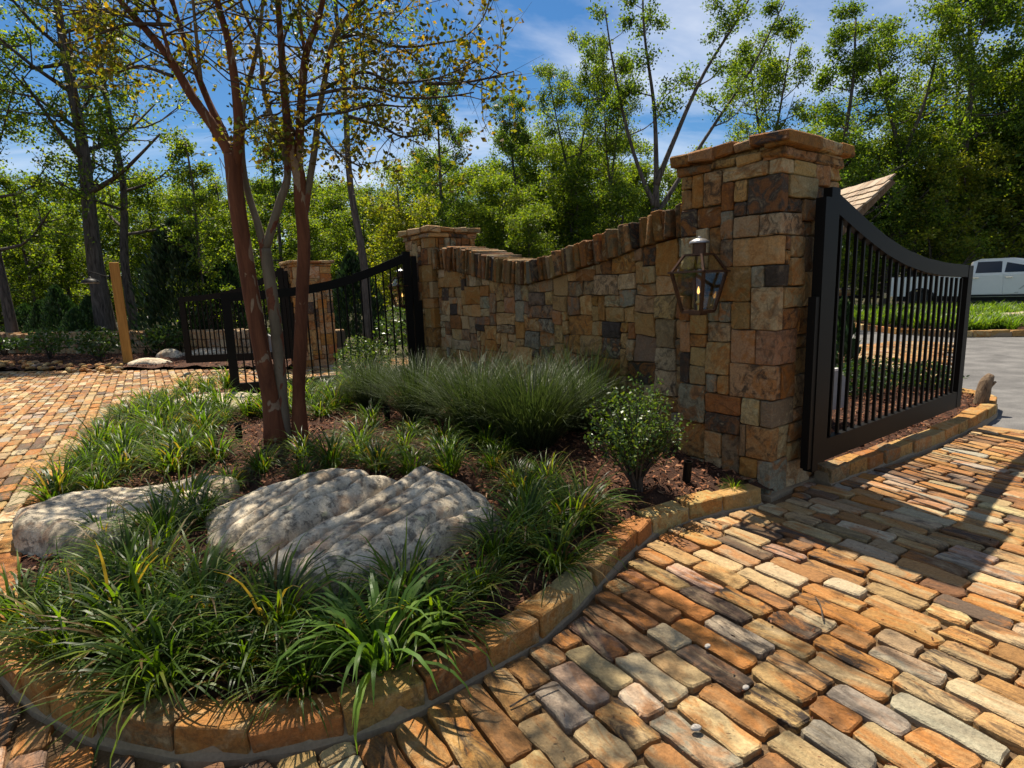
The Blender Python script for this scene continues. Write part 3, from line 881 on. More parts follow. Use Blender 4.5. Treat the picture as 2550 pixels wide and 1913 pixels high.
# ---- the swooping garden wall
WA = C0 + DL * PW + DR * 0.15
WB = CF + DR * 0.10
WU = unit(WB - WA); WN = V(-WU[1], WU[0], 0)
if WN @ (V(0, 0, 0) - WA) < 0: WN = -WN
WLEN = float(np.linalg.norm(WB - WA))
_su = [-.3, 0.12, 0.56, 0.9, 1.3, 1.85, 2.44, 3.11, 3.92, 4.45, 4.87, 5.2]
_lo = [1.93, 1.92, 1.87, 1.80, 1.74, 1.65, 1.59, 1.64, 1.78, 1.86, 1.88, 1.88]
_hi = [2.17, 2.16, 2.11, 2.05, 1.99, 1.90, 1.84, 1.94, 2.11, 2.17, 2.15, 2.14]
w_lo = lambda u: np.interp(u, _su, _lo); w_hi = lambda u: np.interp(u, _su, _hi)
rng = np.random.default_rng(77)
wall = thing('garden_wall', 'low swooping wall of mixed tan rubble between the two lantern pillars', 'wall', tuple((WA + WB) / 2))
core = MB(); TH = 0.42
prof = [(u, float(w_lo(u)) - 0.02) for u in np.linspace(0, WLEN, 24)]
poly = [WA - WN * 0.035 + WU * u + UP * z for u, z in [(0, 0)] + prof + [(WLEN, 0)]]
core.prism(poly, -WN * (TH - 0.05)); core.build('core', M['core'], wall)
cs = 0.05; cols = int(WLEN / cs); rows = int(2.0 / cs)
blk = np.zeros((rows, cols), bool)
for c in range(cols):
    blk[int(math.ceil(w_lo((c + .5) * cs) / cs - 0.35)):, c] = True
blk[:3, :] = True
for (c0, c1, r0, r1) in pack(cols, rows, blk, rng, ([3, 4, 5, 6, 7, 8, 9, 10], [.10, .16, .20, .18, .14, .10, .07, .05]), ([2, 3, 4, 5], [.15, .36, .33, .16])):
    topz = r1 * cs
    if w_lo((c0 + c1) / 2 * cs) - topz < 0.06: topz += 0.06
    q = face_stone(WA, WU, WN, c0 * cs, c1 * cs, r0 * cs, topz, rng, 5.5, ztop=w_lo)
    if q is None: continue
    link('stone', fast_mesh('stone', q[0], q[1], stone_tint(rng)), M['wall'], wall)
u = 0.0
while u < WLEN - 0.02:                               # upright coping stones
    L = rng.uniform(0.045, 0.10)
    if WLEN - u - L < 0.06: L = WLEN - u
    um = u + L / 2; sl = float(w_hi(um + .1) - w_hi(um - .1)) / .2
    zl, zh = float(w_lo(um)), float(w_hi(um)); hh = zh - zl + rng.uniform(-.014, .016)
    d = unit(WU + UP * sl * 0.75 + WN * rng.normal(0, .05)); nrm = unit(UP - WU * sl * 0.75 + WU * rng.normal(0, .06))
    dep = TH / 2 + rng.uniform(0.01, 0.05)
    c = WA + WU * um - WN * (TH / 2 - 0.02 + rng.uniform(-.02, .02)) + UP * (zl + hh / 2)
    v, f = chamfer_block(c, d * (L / 2 - .003), WN * dep, nrm * hh / 2, 0.008, 0.009, rng)
    t = np.array(stone_tint(rng)); t[:3] *= rng.uniform(.28, .75)
    link('coping_stone', fast_mesh('coping_stone', v, f, t), M['wall'], wall)
    u += L

# ---- low roadside wall in the distance
lw = thing('roadside_wall', 'long low pale stone wall behind the timber lamp post', 'wall', (-10, 16.6, 0))
pth = [V(-24, 21.3, 0), V(-14.72, 18.15, 0), V(-7.41, 16.0, 0), V(-4.5, 14.9, 0)]
seg = [np.linalg.norm(b - a) for a, b in zip(pth, pth[1:])]; S = np.concatenate([[0], np.cumsum(seg)])
def lpos(s): return V(*[np.interp(s, S, [p[i] for p in pth]) for i in range(3)])
core = MB(); rng = np.random.default_rng(88)
for a, b in zip(pth, pth[1:]):
    d = unit(b - a); n = V(d[1], -d[0], 0); core.obox((a + b) / 2 - n * .2 + UP * .3, (b - a) / 2, n * .17, UP * .3)
core.build('core', M['core'], lw)
for ci, (za, zb) in enumerate(((0.0, 0.2), (0.2, 0.42), (0.42, 0.68))):
    s = 5.0
    while s < S[-1] - .1:
        L = rng.uniform(0.24, 0.5) if ci < 2 else rng.uniform(0.11, 0.24)
        a, b = lpos(s), lpos(min(s + L, S[-1])); d = unit(b - a); n = V(d[1], -d[0], 0)
        h = zb - za + (rng.uniform(-.03, .04) if ci == 2 else 0)
        v, f = chamfer_block((a + b) / 2 - n * .16 + UP * (za + h / 2), d * (L / 2 - .008), n * (.19 + rng.uniform(0, .03)), UP * (h / 2 - .006), .018, .012, rng)
        t = np.array(stone_tint(rng)); t[:3] = t[:3] * 0.7 + np.array([.4, .33, .24]) * 0.35
        link('stone', fast_mesh('stone', v, f, t), M['wall'], lw)
        s += L

# ================================================================== gates
_gs = [0, 0.16, 0.55, 0.91, 1.30, 1.73, 2.20, 2.90]
_gz = [2.16, 2.105, 1.965, 1.85, 1.756, 1.688, 1.646, 1.617]
g_top = lambda s: float(np.interp(s, _gs, _gz))
def gate(name, hinge, free, label, seed, post_at=None):
    """hinge/free: ground points under the leaf ends"""
    A, B = np.asarray(hinge, float).copy(), np.asarray(free, float).copy(); A[2] = B[2] = 0
    D = unit(B - A); L = float(np.linalg.norm(B - A)); S = V(-D[1], D[0], 0); k = 2.9 / L
    par = thing(name, label, 'gate', tuple(A))
    zb, br, tr, sw, th = 0.20, 0.165, 0.135, 0.115, 0.06
    def piece(nm, fn, mat='black'):
        m = MB(); fn(m); return m.build(nm, M[mat], par)
    piece('hinge_stile', lambda m: m.obox(A + D * sw / 2 + UP * (zb + g_top(0.0)) / 2, D * sw / 2, S * th / 2, UP * (g_top(0.0) - zb) / 2))
    piece('end_stile', lambda m: m.obox(B - D * sw / 2 + UP * (zb + g_top(2.9)) / 2, D * sw / 2, S * th / 2, UP * (g_top(2.9) - zb) / 2))
    piece('bottom_rail', lambda m: m.obox((A + B) / 2 + UP * (zb + br / 2), D * (L / 2 - sw - .001), S * (th / 2 - .003), UP * br / 2))
    def toprail(m):
        n = 26; v = []; f = []
        for i in range(n + 1):
            s = sw + (L - 2 * sw) * i / n; z = g_top(s * k); tt = tr - .02 * i / n
            for (o, dz) in ((-1, 0), (1, 0), (1, -tt), (-1, -tt)): v.append(A + D * s + S * o * (th / 2 - .003) + UP * (z + dz))
        for i in range(n):
            for j in range(4):
                j2 = (j + 1) % 4; f.append((i * 4 + j, i * 4 + j2, i * 4 + 4 + j2, i * 4 + 4 + j))
        f += [(3, 2, 1, 0), tuple(n * 4 + j for j in range(4))]
        m.add(v, f)
    piece('top_rail', toprail)
    nb = 21
    for i in range(nb):
        s = sw + (L - 2 * sw) * (i + 0.75) / (nb + 0.5)
        piece('bar', lambda m: m.obox(A + D * s + UP * (zb + br + g_top(s * k) - tr) / 2, D * 0.0108, S * 0.0108, UP * ((g_top(s * k) - tr - zb - br) / 2 + 0.01)))
    # hinges
    for hz in (zb + 0.10, g_top(0) - 0.62):
        piece('hinge', lambda m: (m.tube([A - D * 0.045 + UP * (hz - .13), A - D * 0.045 + UP * (hz + .13)], 0.032, 12), m.obox(A - D * .02 + UP * hz, D * .03, S * .02, UP * .09)))
    if post_at is not None:
        P = np.asarray(post_at, float)
        piece('hinge_post', lambda m: m.obox(P + UP * (0.15 + 2.09) / 2, D * 0.040, S * 0.035, UP * (2.09 - 0.15) / 2))
        piece('hinge_plate', lambda m: m.obox(P - D * .065 + UP * 0.80, D * .028, S * 0.028, UP * 0.62))
    return par
G0, G1 = gp(2026, 1152, .2), gp(2383, 1011, .2)
gate('gate_leaf', G0 + unit(G1 - G0) * 0.0, G1, 'open black steel gate hung on the nearest pillar', 1, V(G0[0], G0[1], 0) - unit((G1 - G0) * V(1, 1, 0)) * 0.048)
H1 = CF + DL * 0.36 - DR * 0.16
F1 = gp(578, 985, .2)
gate('gate_leaf', H1, F1, 'black gate hung on the far lantern pillar, behind the crape myrtle stems', 2, H1 + V(0.05, 0.02, 0))
H2 = C2 + DL * 0.30 - DR * 0.14
F2 = V(-7.03, 12.4, 0)
gate('gate_leaf', H2, F2, 'farthest black gate, hung on the pillar without a lantern', 3, H2 + V(0.05, 0.01, 0))

# ================================================================== wall lanterns
def lantern(c, label, sc=1.0):
    """c: centre of the body on the pillar's left face side; U along wall, out = -DR"""
    c = np.asarray(c, float); U, O = DL, -DR
    par = thing('wall_lantern', label, 'lantern', tuple(c), 'copper gas lanterns on the pillars')
    wt, wb, wr = 0.145 * sc, 0.085 * sc, 0.078 * sc
    zb, zm, zr = -0.20 * sc, 0.105 * sc, 0.235 * sc
    cor = [(-1, -1), (1, -1), (1, 1), (-1, 1)]
    def pt(i, w, z): return c + U * cor[i][0] * w + O * cor[i][1] * w + UP * z
    def piece(nm, fn, mat='copper', p=par):
        m = MB(); fn(m); return m.build(nm, M[mat], p)
    body = piece('body', lambda m: [m.bar(pt(i, wb, zb), pt(i, wt, zm), .022 * sc, .022 * sc, side=U) for i in range(4)])
    piece('roof_frame', lambda m: [m.bar(pt(i, wt, zm), pt(i, wr, zr), .018 * sc, .018 * sc, side=U) for i in range(4)] + [m.bar(pt(i, wr, zr), pt((i + 1) % 4, wr, zr), .014 * sc, .014 * sc) for i in range(4)])
    piece('rim', lambda m: [m.bar(pt(i, wt + .012 * sc, zm), pt((i + 1) % 4, wt + .012 * sc, zm), .035 * sc, .014 * sc) for i in range(4)])
    piece('bottom_frame', lambda m: [m.bar(pt(i, wb, zb), pt((i + 1) % 4, wb, zb), .018 * sc, .024 * sc) for i in range(4)] + [m.obox(c + UP * (zb - .02 * sc), U * .05 * sc, O * .05 * sc, UP * .008 * sc)])
    for i in range(4):
        j = (i + 1) % 4
        def pane(m, i=i, j=j):
            q = [pt(i, wb * .97, zb + .012), pt(j, wb * .97, zb + .012), pt(j, wt * .97, zm - .006), pt(i, wt * .97, zm - .006)]
            ctr = sum(q) / 4; n = unit(np.cross(q[1] - q[0], q[3] - q[0])); m.prism(q, n * .002)
        piece('pane', pane, 'glass')
        def rpane(m, i=i, j=j):
            q = [pt(i, wt * .97, zm + .006), pt(j, wt * .97, zm + .006), pt(j, wr * .97, zr - .006), pt(i, wr * .97, zr - .006)]
            n = unit(np.cross(q[1] - q[0], q[3] - q[0])); m.prism(q, n * .002)
        piece('roof_pane', rpane, 'glass')
    piece('chimney', lambda m: m.lathe(c + UP * zr, [(0.05 * sc, 0.0), (0.05 * sc, 0.085 * sc), (.045 * sc, .088 * sc)], 18))
    piece('chimney_cap', lambda m: m.lathe(c + UP * (zr + .085 * sc), [(.05 * sc, 0), (.078 * sc, 0.002), (.072 * sc, .016 * sc), (.045 * sc, .032 * sc), (.015 * sc, .04 * sc), (.012 * sc, .05 * sc), (.004 * sc, .054 * sc)], 20), 'zinc')
    br = piece('burner', lambda m: (m.tube([c + UP * zb, c + UP * (zb + .13 * sc)], .008 * sc, 8), m.lathe(c + UP * (zb + .05 * sc), [(.012 * sc, 0), (.02 * sc, .015 * sc), (.012 * sc, .035 * sc)], 10)), 'brass')
    piece('flame', lambda m: m.lathe(c + UP * (zb + .135 * sc), [(.004 * sc, 0), (.011 * sc, .015 * sc), (.008 * sc, .035 * sc), (.001, .06 * sc)], 8), 'flame')
    piece('bracket', lambda m: (m.obox(c - O * .20 * sc + UP * .02 * sc, U * .05 * sc, O * .045 * sc, UP * .07 * sc), m.bar(c - O * .20 * sc + UP * -.02, c - O * .13 * sc + UP * -.02, .03, .03)), 'black')
    return par
LN = gp(1, 1)  # unused anchor
lantern(C0 + DL * 0.47 - DR * 0.225 + UP * 1.525, 'copper gas lantern on the nearest pillar beside the holly shrub', 0.93)
lantern(CF + DL * 0.52 - DR * 0.245 + UP * 1.545, 'copper gas lantern on the far pillar, in front of the middle gate', 1.0)

# ================================================================== gate machinery and bed lights
def op_box(loc, ang, label, dims=(0.34, 0.24, 0.42), sticker=True, base=0.1):
    e = V(math.cos(ang), math.sin(ang), 0); s = V(-e[1], e[0], 0); c = V(*loc)
    par = thing('gate_motor', label, 'gate motor', tuple(c))
    m = MB(); a, b, h = dims
    prof = [(-a, 0), (a, 0), (a, h * .72), (a * .35, h), (-a, h)]
    m.prism([c + e * x * .5 - s * b / 2 + UP * (base + z) for x, z in prof], s * b); m.build('housing', M['plastic'], par)
    m = MB(); m.prism([c + e * x * .5 - s * b * .53 + UP * (base + z) for x, z in [(-a * 1.04, h * .97), (a * .37, h * .97), (a * .37, h * 1.03), (-a * 1.04, h * 1.03)]], s * b * 1.06); m.build('lid', M['white'], par)
    m = MB(); m.obox(c - s * 0.06 + UP * base / 2, e * .02, s * .02, UP * (base / 2 + .05)); m.obox(c + s * 0.06 + UP * base / 2, e * .02, s * .02, UP * (base / 2 + .05)); m.build('stand', M['zinc'], par)
    if sticker:
        f0 = c - e * (a * .5 + .0015)
        for s1 in (1,):
            m = MB(); m.obox(f0 + UP * (base + h * .45), e * .001, s * .045, UP * .09); lb = m.build('warning_label', M['white'], par)
            m = MB(); m.obox(f0 - e * .002 + UP * (base + h * .45 + .075), e * .001, s * .045, UP * .015); m.build('label_header', M['orange'], lb)
            m = MB(); f1 = f0 - e * .002 + UP * (base + h * .45 + .025)      # falling figure pictogram
            m.lathe(f1 + s * .012 + UP * .022, [(.007, -.001), (.007, .001)], 8, axis=e); m.bar(f1 + s * .008 + UP * .014, f1 - s * .008 - UP * .012, .002, .012, side=e)
            m.bar(f1 + UP * .006, f1 + s * .022 - UP * .006, .002, .006, side=e); m.bar(f1 - s * .008 - UP * .012, f1 + s * .012 - UP * .026, .002, .007, side=e); m.bar(f1 - s * .008 - UP * .012, f1 - s * .022 - UP * .02, .002, .007, side=e)
            m.build('label_figure', M['black'], lb)
            m = MB()
            for q in range(4): m.obox(f0 - e * .002 + UP * (base + h * .45 - .018 - .015 * q), e * .001, s * (.036 - .006 * (q % 2)), UP * .002)
            m.build('label_print', M['rubber'], lb)
    return par
op_box((3.05, 5.62, 0.1), rad(30), 'pale grey gate motor box behind the open gate', (0.52, 0.26, 0.40), base=0.16)
op_box((-5.55, 12.95, 0.03), rad(20), 'grey gate motor box by the pillar without lantern', (0.5, 0.3, 0.4), False, 0.30)
par = thing('gate_motor', 'grey gate arm and rounded motor half hidden by the rush clumps', 'gate motor', (-2.2, 9.0, .2))
m = MB(); m.lathe(V(-2.42, 8.62, .12), [(.13, 0), (.14, .20), (.13, .30), (.09, .36), (.03, .38)], 18); m.build('housing', M['plastic'], par, True)
pa = gp(845, 985, .25); pb = gp(895, 965, .33); m = MB(); m.bar(pa, pa + (pb - pa) * .35 + UP * .06, .07, .03); m.bar(pa + (pb - pa) * .35 + UP * .06, pb + UP * .05 + V(.3, .2, 0), .07, .03); m.build('arm', M['zinc'], par)

def bed_light(p, label, tilt=0.05):
    p = np.asarray(p, float)
    par = thing('bed_light', label, 'garden light', tuple(p))
    m = MB(); ax = unit(V(tilt, -.04, 1)); m.lathe(p, [(.031, 0), (.031, .15), (.027, .15), (.027, .11)], 18, axis=ax); m.build('housing', M['black'], par)
    m = MB(); m.lathe(p, [(.026, .105), (.026, .11)], 18, axis=ax); m.build('lens', M['dark_glass'], par)
    m = MB(); m.tube([p - UP * .1, p], .01, 6); m.build('spike', M['black'], par)
bz = lambda x, y: float(bed_z(x, y))
bed_light(V(1.25, 4.02, bz(1.25, 4.02) + .015), 'black cylinder garden light in mulch beside the nearest pillar', .06)
bed_light(V(-2.66, 5.42, bz(-2.66, 5.42) + .02), 'black cylinder garden light left of the crape myrtle stems', .03)
bed_light(V(-1.32, 5.9, bz(-1.3, 5.9) + .02), 'black garden light half hidden under grass before the rush clumps', .0)

# ================================================================== timber lamp post
lp = thing('lamp_post', 'square golden timber post with a small black barn lamp', 'lamp post', (-9.7, 14.47, 0))
m = MB(); hw = .105; v = []
e1 = unit(V(.82, .57, 0)); e2 = V(-e1[1], e1[0], 0); cb = V(-9.7, 14.5, 0)
m.add(*chamfer_block(cb + UP * 1.26, e1 * hw, e2 * hw, UP * 1.26, .012, .002, np.random.default_rng(3))); m.build('post', M['timber'], lp)
ap = cb - e1 * (hw + .005) - e2 * .0 + UP * 2.18
hd = V(-10.17, 14.25, 2.07)
m = MB(); m.lathe(ap, [(.06, -.015), (.06, .015), (.03, .03)], 14, axis=-e1); m.build('mount', M['black'], lp)
m = MB(); m.tube(smooth_path([ap - e1 * .02, ap - e1 * .12 + UP * .02, hd + UP * .22 + e1 * .08, hd + UP * .2, hd + UP * .09], 14), .012, 8); m.build('arm', M['black'], lp)
m = MB(); m.lathe(hd, [(.205, -.03), (.20, -.02), (.17, .03), (.10, .065), (.04, .08), (.03, .12)], 24); sh = m.build('shade', M['black'], lp, True)
m = MB(); m.lathe(hd - UP * .034, [(.19, -.004), (.19, .0)], 24); m.build('shade_lining', M['white'], sh)

# ================================================================== shingled kiosk roof
ko = thing('kiosk', 'small kiosk with bright wood shingle roof behind the nearest pillar', 'kiosk', (5.84, 10.3, 0))
rz = 3.07; x_r = 5.84; y0, y1 = 9.0, 11.6
rng = np.random.default_rng(12)
sl = unit(V(-1, 0, -1)); nl = unit(V(-1, 0, 1)); slr = unit(V(1, 0, -1)); nr = unit(V(1, 0, 1)); RL = 1.05
m = MB()
m.prism([V(x_r, y0 + .04, rz - .05), V(x_r, y0 + .04, rz - .05) + sl * RL, V(x_r, y0 + .04, rz - .11) + sl * RL, V(x_r, y0 + .04, rz - .11)], V(0, y1 - y0 - .08, 0))
rf = m.build('roof', M['log'], ko)
for side, s_, n_ in ((0, sl, nl), (1, slr, nr)):
    for r_ in range(8 if side == 0 else 0):
        y = y0 - rng.uniform(0, .1)
        while y < y1:
            w = rng.uniform(.12, .24)
            c = V(x_r, y + w / 2, rz - .045) + s_ * (0.08 + r_ * 0.13 + rng.uniform(-.008, .008)) + n_ * (.012 + .004 * rng.random())
            s2 = unit(s_ + n_ * 0.13)
            if y + w > y0 and (side == 0 or y < y0 + .6):
                t = np.array([.36, .285, .205]) * rng.uniform(.8, 1.25)
                v, f = chamfer_block(c, s2 * .105, V(0, 1, 0) * (w / 2 - .003), np.cross(s2, V(0, 1, 0)) * .012, .002, .003, rng)
                link('shingle', fast_mesh('shingle', v, f, (*t, rng.random())), M['shingle'], rf)
            y += w
m = MB(); m.bar(V(x_r, y0 + .02, rz - .10), V(x_r, y0 + .02, rz - .10) + sl * RL, .03, .13, side=V(0, 1, 0)); m.build('fascia', M['log'], rf)
for px_ in (-.62, -.12):
    for py_ in (2.25,):
        m = MB(); m.obox(V(x_r + px_, y0 + py_, (rz - .13 + px_) / 2), V(.06, 0, 0), V(0, .06, 0), UP * (rz - .13 + px_) / 2); m.build('post', M['log'], ko)
m = MB(); m.bar(V(x_r - .12, y0 + 2.25, rz - .36), V(x_r - .12, y0 + .25, rz - .30), .07, .10); m.build('beam', M['log'], ko)

# ================================================================== white pickup and trailer
TR_O = V(16.35, 24.9, 0.06); TA = rad(-37)
TX = V(math.cos(TA), math.sin(TA), 0); TY = V(-TX[1], TX[0], 0)     # TX forward, -TY towards the camera
def tp(x, y, z): return TR_O + TX * x + TY * y + UP * z
truck = thing('pickup_truck', 'white crew cab pickup truck parked beyond the grass island', 'truck', tuple(TR_O + TX * 2.9))
HWd = 0.98
def side_prism(nm, prof, y0_, y1_, mat, par=truck):
    m = MB(); m.prism([tp(x, y0_, z) for x, z in prof], TY * (y1_ - y0_)); return m.build(nm, M[mat], par)
def arch(cx, r, z, n=10, a0=180, a1=0): return [(cx + r * math.cos(rad(a0 + (a1 - a0) * i / n)), z + r * math.sin(rad(a0 + (a1 - a0) * i / n))) for i in range(n + 1)]
WZ = .42
side_prism('bed', [(0.03, .62)] + [(0.62, .62)] + [p for p in arch(1.12, .52, WZ) if p[1] > .62] + [(1.62, .62), (2.52, .58), (2.52, 1.40), (.06, 1.40), (.0, 1.2)], -HWd, HWd, 'white')
side_prism('bed_rail', [(0.05, 1.40), (2.5, 1.40), (2.5, 1.43), (.05, 1.43)], -HWd - .005, HWd + .005, 'rubber')
cab = side_prism('cab_body', [(2.56, .55), (4.75, .55), (4.75, 1.38), (4.55, 1.42), (2.58, 1.42)], -HWd, HWd, 'white')
side_prism('hood', [(4.75, .60), (4.95, .62)] + [p for p in arch(5.35, .5, WZ) if p[1] > .62 and p[0] < 5.8] + [(5.9, .6), (6.1, .7), (6.1, 1.2), (5.9, 1.3), (4.75, 1.4)], -HWd + .01, HWd - .01, 'white')
m = MB()
gh = [(2.60, 1.42), (4.95, 1.42), (4.25, 1.93), (3.9, 1.99), (2.95, 1.99), (2.72, 1.90)]
lo_ = [tp(x, -HWd + .0 + (.0 if z < 1.5 else .13), z) for x, z in gh]; hi_ = [tp(x, HWd - (.0 if z < 1.5 else .13), z) for x, z in gh]
n_ = len(gh); m.add(lo_ + hi_, [tuple(range(n_)), tuple(range(n_, 2 * n_))[::-1]] + [(i, n_ + i, n_ + (i + 1) % n_, (i + 1) % n_) for i in range(n_)]); m.build('roof', M['white'], truck)
def win(a, b, zt_=1.88, cut=0):
    m = MB(); off = lambda z: -HWd - .006 + (.13 * (z - 1.42) / .5)
    q = [tp(a, off(1.46), 1.46), tp(b, off(1.46), 1.46), tp(b - cut, off(zt_), zt_), tp(a + .06, off(zt_), zt_)]
    m.prism(q, TY * .012); return m.build('window', M['dark_glass'], truck)
win(2.80, 3.58); win(3.66, 4.55, 1.88, .42)
for x0_, x1_ in ((2.66, 3.62), (3.64, 4.62)):
    m = MB(); m.add(*chamfer_block(tp((x0_ + x1_) / 2, -HWd - .004, 1.02), TX * ((x1_ - x0_) / 2 - .008), TY * .012, UP * .37, .012, 0, np.random.default_rng(1)))
    dd = m.build('door', M['white'], truck)
    m = MB(); m.bar(tp(x0_ + .06, -HWd - .04, 1.28), tp(x0_ + .26, -HWd - .04, 1.28), .03, .035); m.build('handle', M['chrome'], dd)
m = MB(); q = [tp(4.10, -HWd - .020, .82), tp(4.16, -HWd - .020, .82), tp(4.58, -HWd - .020, 1.22), tp(4.48, -HWd - .020, 1.22)]; m.prism(q, TY * .004); m.prism([tp(3.98, -HWd - .02, .68), tp(4.1, -HWd - .02, .68), tp(4.12, -HWd - .02, .72), tp(4.02, -HWd - .02, .72)], TY * .004); m.build('door_graphic', M['concrete'], truck)
m = MB(); m.add(*chamfer_block(tp(4.62, -HWd - .16, 1.5), TX * .06, TY * .09, UP * .12, .02, 0, np.random.default_rng(2))); m.build('mirror', M['rubber'], truck)
m = MB(); m.obox(tp(3.6, -HWd - .006, .60), TX * 1.02, TY * .012, UP * .035); m.build('side_step', M['rubber'], truck)
m = MB(); m.obox(tp(.04, -HWd + .06, 1.18), TX * .05, TY * .07, UP * .17); m.build('tail_light', M['red'], truck)
m = MB(); m.obox(tp(-.1, 0, .66), TX * .1, TY * .95, UP * .11); m.build('bumper', M['chrome'], truck)
m = MB(); m.obox(tp(2.9, 0, .5), TX * 2.6, TY * .8, UP * .1); m.build('chassis', M['rubber'], truck)
def wheel(x, y, par, r=.41, pr=TR_O, w=.26):
    m = MB(); m.lathe(tp(x, y, r), [(r * .62, -w / 2), (r * .95, -w / 2), (r, -w / 2 + .03), (r, w / 2 - .03), (r * .95, w / 2), (r * .62, w / 2)], 24, axis=TY); t_ = m.build('wheel', M['rubber'], par)
    m = MB(); m.lathe(tp(x, y - w * .42, r), [(r * .6, 0), (r * .58, .02), (r * .2, .05), (r * .15, .02)], 18, axis=TY); m.build('rim', M['zinc'], t_)
for wx in (1.12, 5.35):
    wheel(wx, -HWd + .14, truck); wheel(wx, HWd - .14, truck)
m = MB(); ar = arch(1.12, .53, WZ); ar2 = arch(1.12, .45, WZ)
m.prism([tp(x, -HWd - .04, z) for x, z in ar] + [tp(x, -HWd - .04, z) for x, z in ar2[::-1]], TY * .3); m.build('fender_flare', M['rubber'], truck)
trl = thing('flatbed_trailer', 'black flatbed trailer loaded with tan stone, hitched behind the white pickup', 'trailer', tuple(tp(-2.6, 0, 0)))
m = MB(); m.obox(tp(-2.6, 0, .62), TX * 2.0, TY * .95, UP * .05); m.build('deck', M['black'], trl)
m = MB(); m.bar(tp(-.6, 0, .6), tp(.0, 0, .55), .1, .1); m.build('tongue', M['black'], trl)
m = MB()
for i in range(5): m.obox(tp(-.75 - i * .9, -.95, .85), TX * .03, TY * .03, UP * .22)
m.build('stakes', M['black'], trl)
for wx in (-2.2, -3.1): wheel(wx, -.85, trl, .33)
rng = np.random.default_rng(4)
pal = thing('stone_pallet', 'layered tan flagstones stacked on the flatbed trailer', 'pallet', tuple(tp(-2.0, 0, .68)))
for i in range(6):
    for j in range(2):
        v, f = chamfer_block(tp(-1.75 - .62 * j, -.45, .70 + .055 * i), TX * .3, TY * .42, UP * .024, .01, .02, rng)
        link('flagstone', fast_mesh('flagstone', v, f, stone_tint(rng, 'kerb')), M['kerb'], pal)

# ================================================================== boulders
def boulder(name, outline, zbase, zf, label, mat, seed, rough=0.03, groove=None, nr=26, na=84, pw=3.2, crisp=0.0):
    P = smooth_path(outline + [outline[0]], na + 1)[:-1]
    if crisp:
        O_ = np.array(outline + [outline[0]]); tq = np.linspace(0, len(outline), na + 1)[:-1]; P = P * (1 - crisp) + crisp * np.column_stack([np.interp(tq, np.arange(len(O_)), O_[:, j]) for j in range(3)])
    c = P.mean(0); par = None; v = []; f = []
    rs = np.concatenate([np.linspace(0.0, 0.85, nr - 8), np.linspace(0.88, 1.0, 8)])
    for k, r in enumerate(rs):
        for i in range(na):
            q = c + (P[i] - c) * r
            x, y = q[0], q[1]
            top = zf(x, y); prof = (1 - r ** pw) ** (1 / 2.2) if r < 1 else 0.0
            if k > nr - 3: prof = min(prof, 0.25 if k == nr - 2 else 0.0)
            z = zbase + (top - zbase) * prof
            nz = (mnoise.fractal(Vector((x * 1.9 + seed, y * 1.9, 1.7)), 1.0, 2.2, 4) + .22 * mnoise.fractal(Vector((x * 14 + seed, y * 14, 0)), 1.0, 2.1, 3)) * rough
            if groove is not None:
                d, per, dep = groove
                s = (x * d[0] + y * d[1]) + 0.10 * mnoise.noise(Vector((x * 1.3, y * 1.3, seed))) + .02 * mnoise.noise(Vector((x * 5, y * 5, seed))) + .008 * mnoise.noise(Vector((x * 16, y * 16, seed)))
                kk = math.floor(s / per); w = s / per - kk
                wid = per * (0.5 + 0.5 * mnoise.noise(Vector((kk * 7.3, seed, x * 1.2))))
                amp = dep * (0.5 + 1.0 * max(0, mnoise.noise(Vector((x * 1.1 + kk * 3.7, y * 1.1, seed + 5.0))) + .3))
                nz += amp * (.55 * math.sin(math.pi * w) ** .7 - 1.5 * math.exp(-(min(w, 1 - w) * per / .010) ** 2))
            sx = mnoise.noise(Vector((x * 4, z * 5 + 4, y * 4 + seed))) * rough * 1.2 * r
            n = unit(q - c)
            v.append((x + n[0] * sx, y + n[1] * sx, z + nz * min(1, prof * 1.6)))
    for k in range(len(rs) - 1):
        for i in range(na):
            i2 = (i + 1) % na; f.append((k * na + i, (k + 1) * na + i, (k + 1) * na + i2, k * na + i2))
    o = link(name, fast_mesh(name, v, np.array(f), smooth=True), mat)
    me = o.data
    if sum(p.normal.z for p in me.polygons) < 0: me.flip_normals()
    return tag(o, label, 'boulder')
def V3(l, z=0): return [V(x, y, z) for x, y in l]
ga, gb = gp(690, 1330, .33), gp(930, 1185, .45); gd = unit(gb - ga); gperp = V(-gd[1], gd[0], 0)
boulder('boulder', V3([(-1.98, 3.42), (-1.80, 3.12), (-1.45, 2.85), (-1.24, 2.60), (-.96, 2.46), (-.70, 2.54), (-.56, 2.70), (-.30, 2.96), (-.08, 3.26), (-.14, 3.42), (-.42, 3.60), (-.60, 3.76), (-.93, 3.70), (-1.06, 3.80), (-1.45, 3.80), (-1.76, 3.70)]),
        0.10, lambda x, y: 0.24 + 0.14 * np.clip((y - 2.5) / 1.0, 0, 1.15) + .05 * math.exp(-((x + .5) / .45) ** 2) - .10 * min(1, max(0, (-1.25 - x) / .65)) - .13 * min(1, max(0, (x + .5) / .42)) - .11 * math.exp(-(((x + 1.02) * gperp[0] + (y - 3.25) * gperp[1]) / .085) ** 2),
        'large grey grooved boulder with pale lichen in the middle of the bed', M['boulder'], 3.1, 0.03, (gperp, 0.135, 0.036), 112, 340, 10.0, .8)
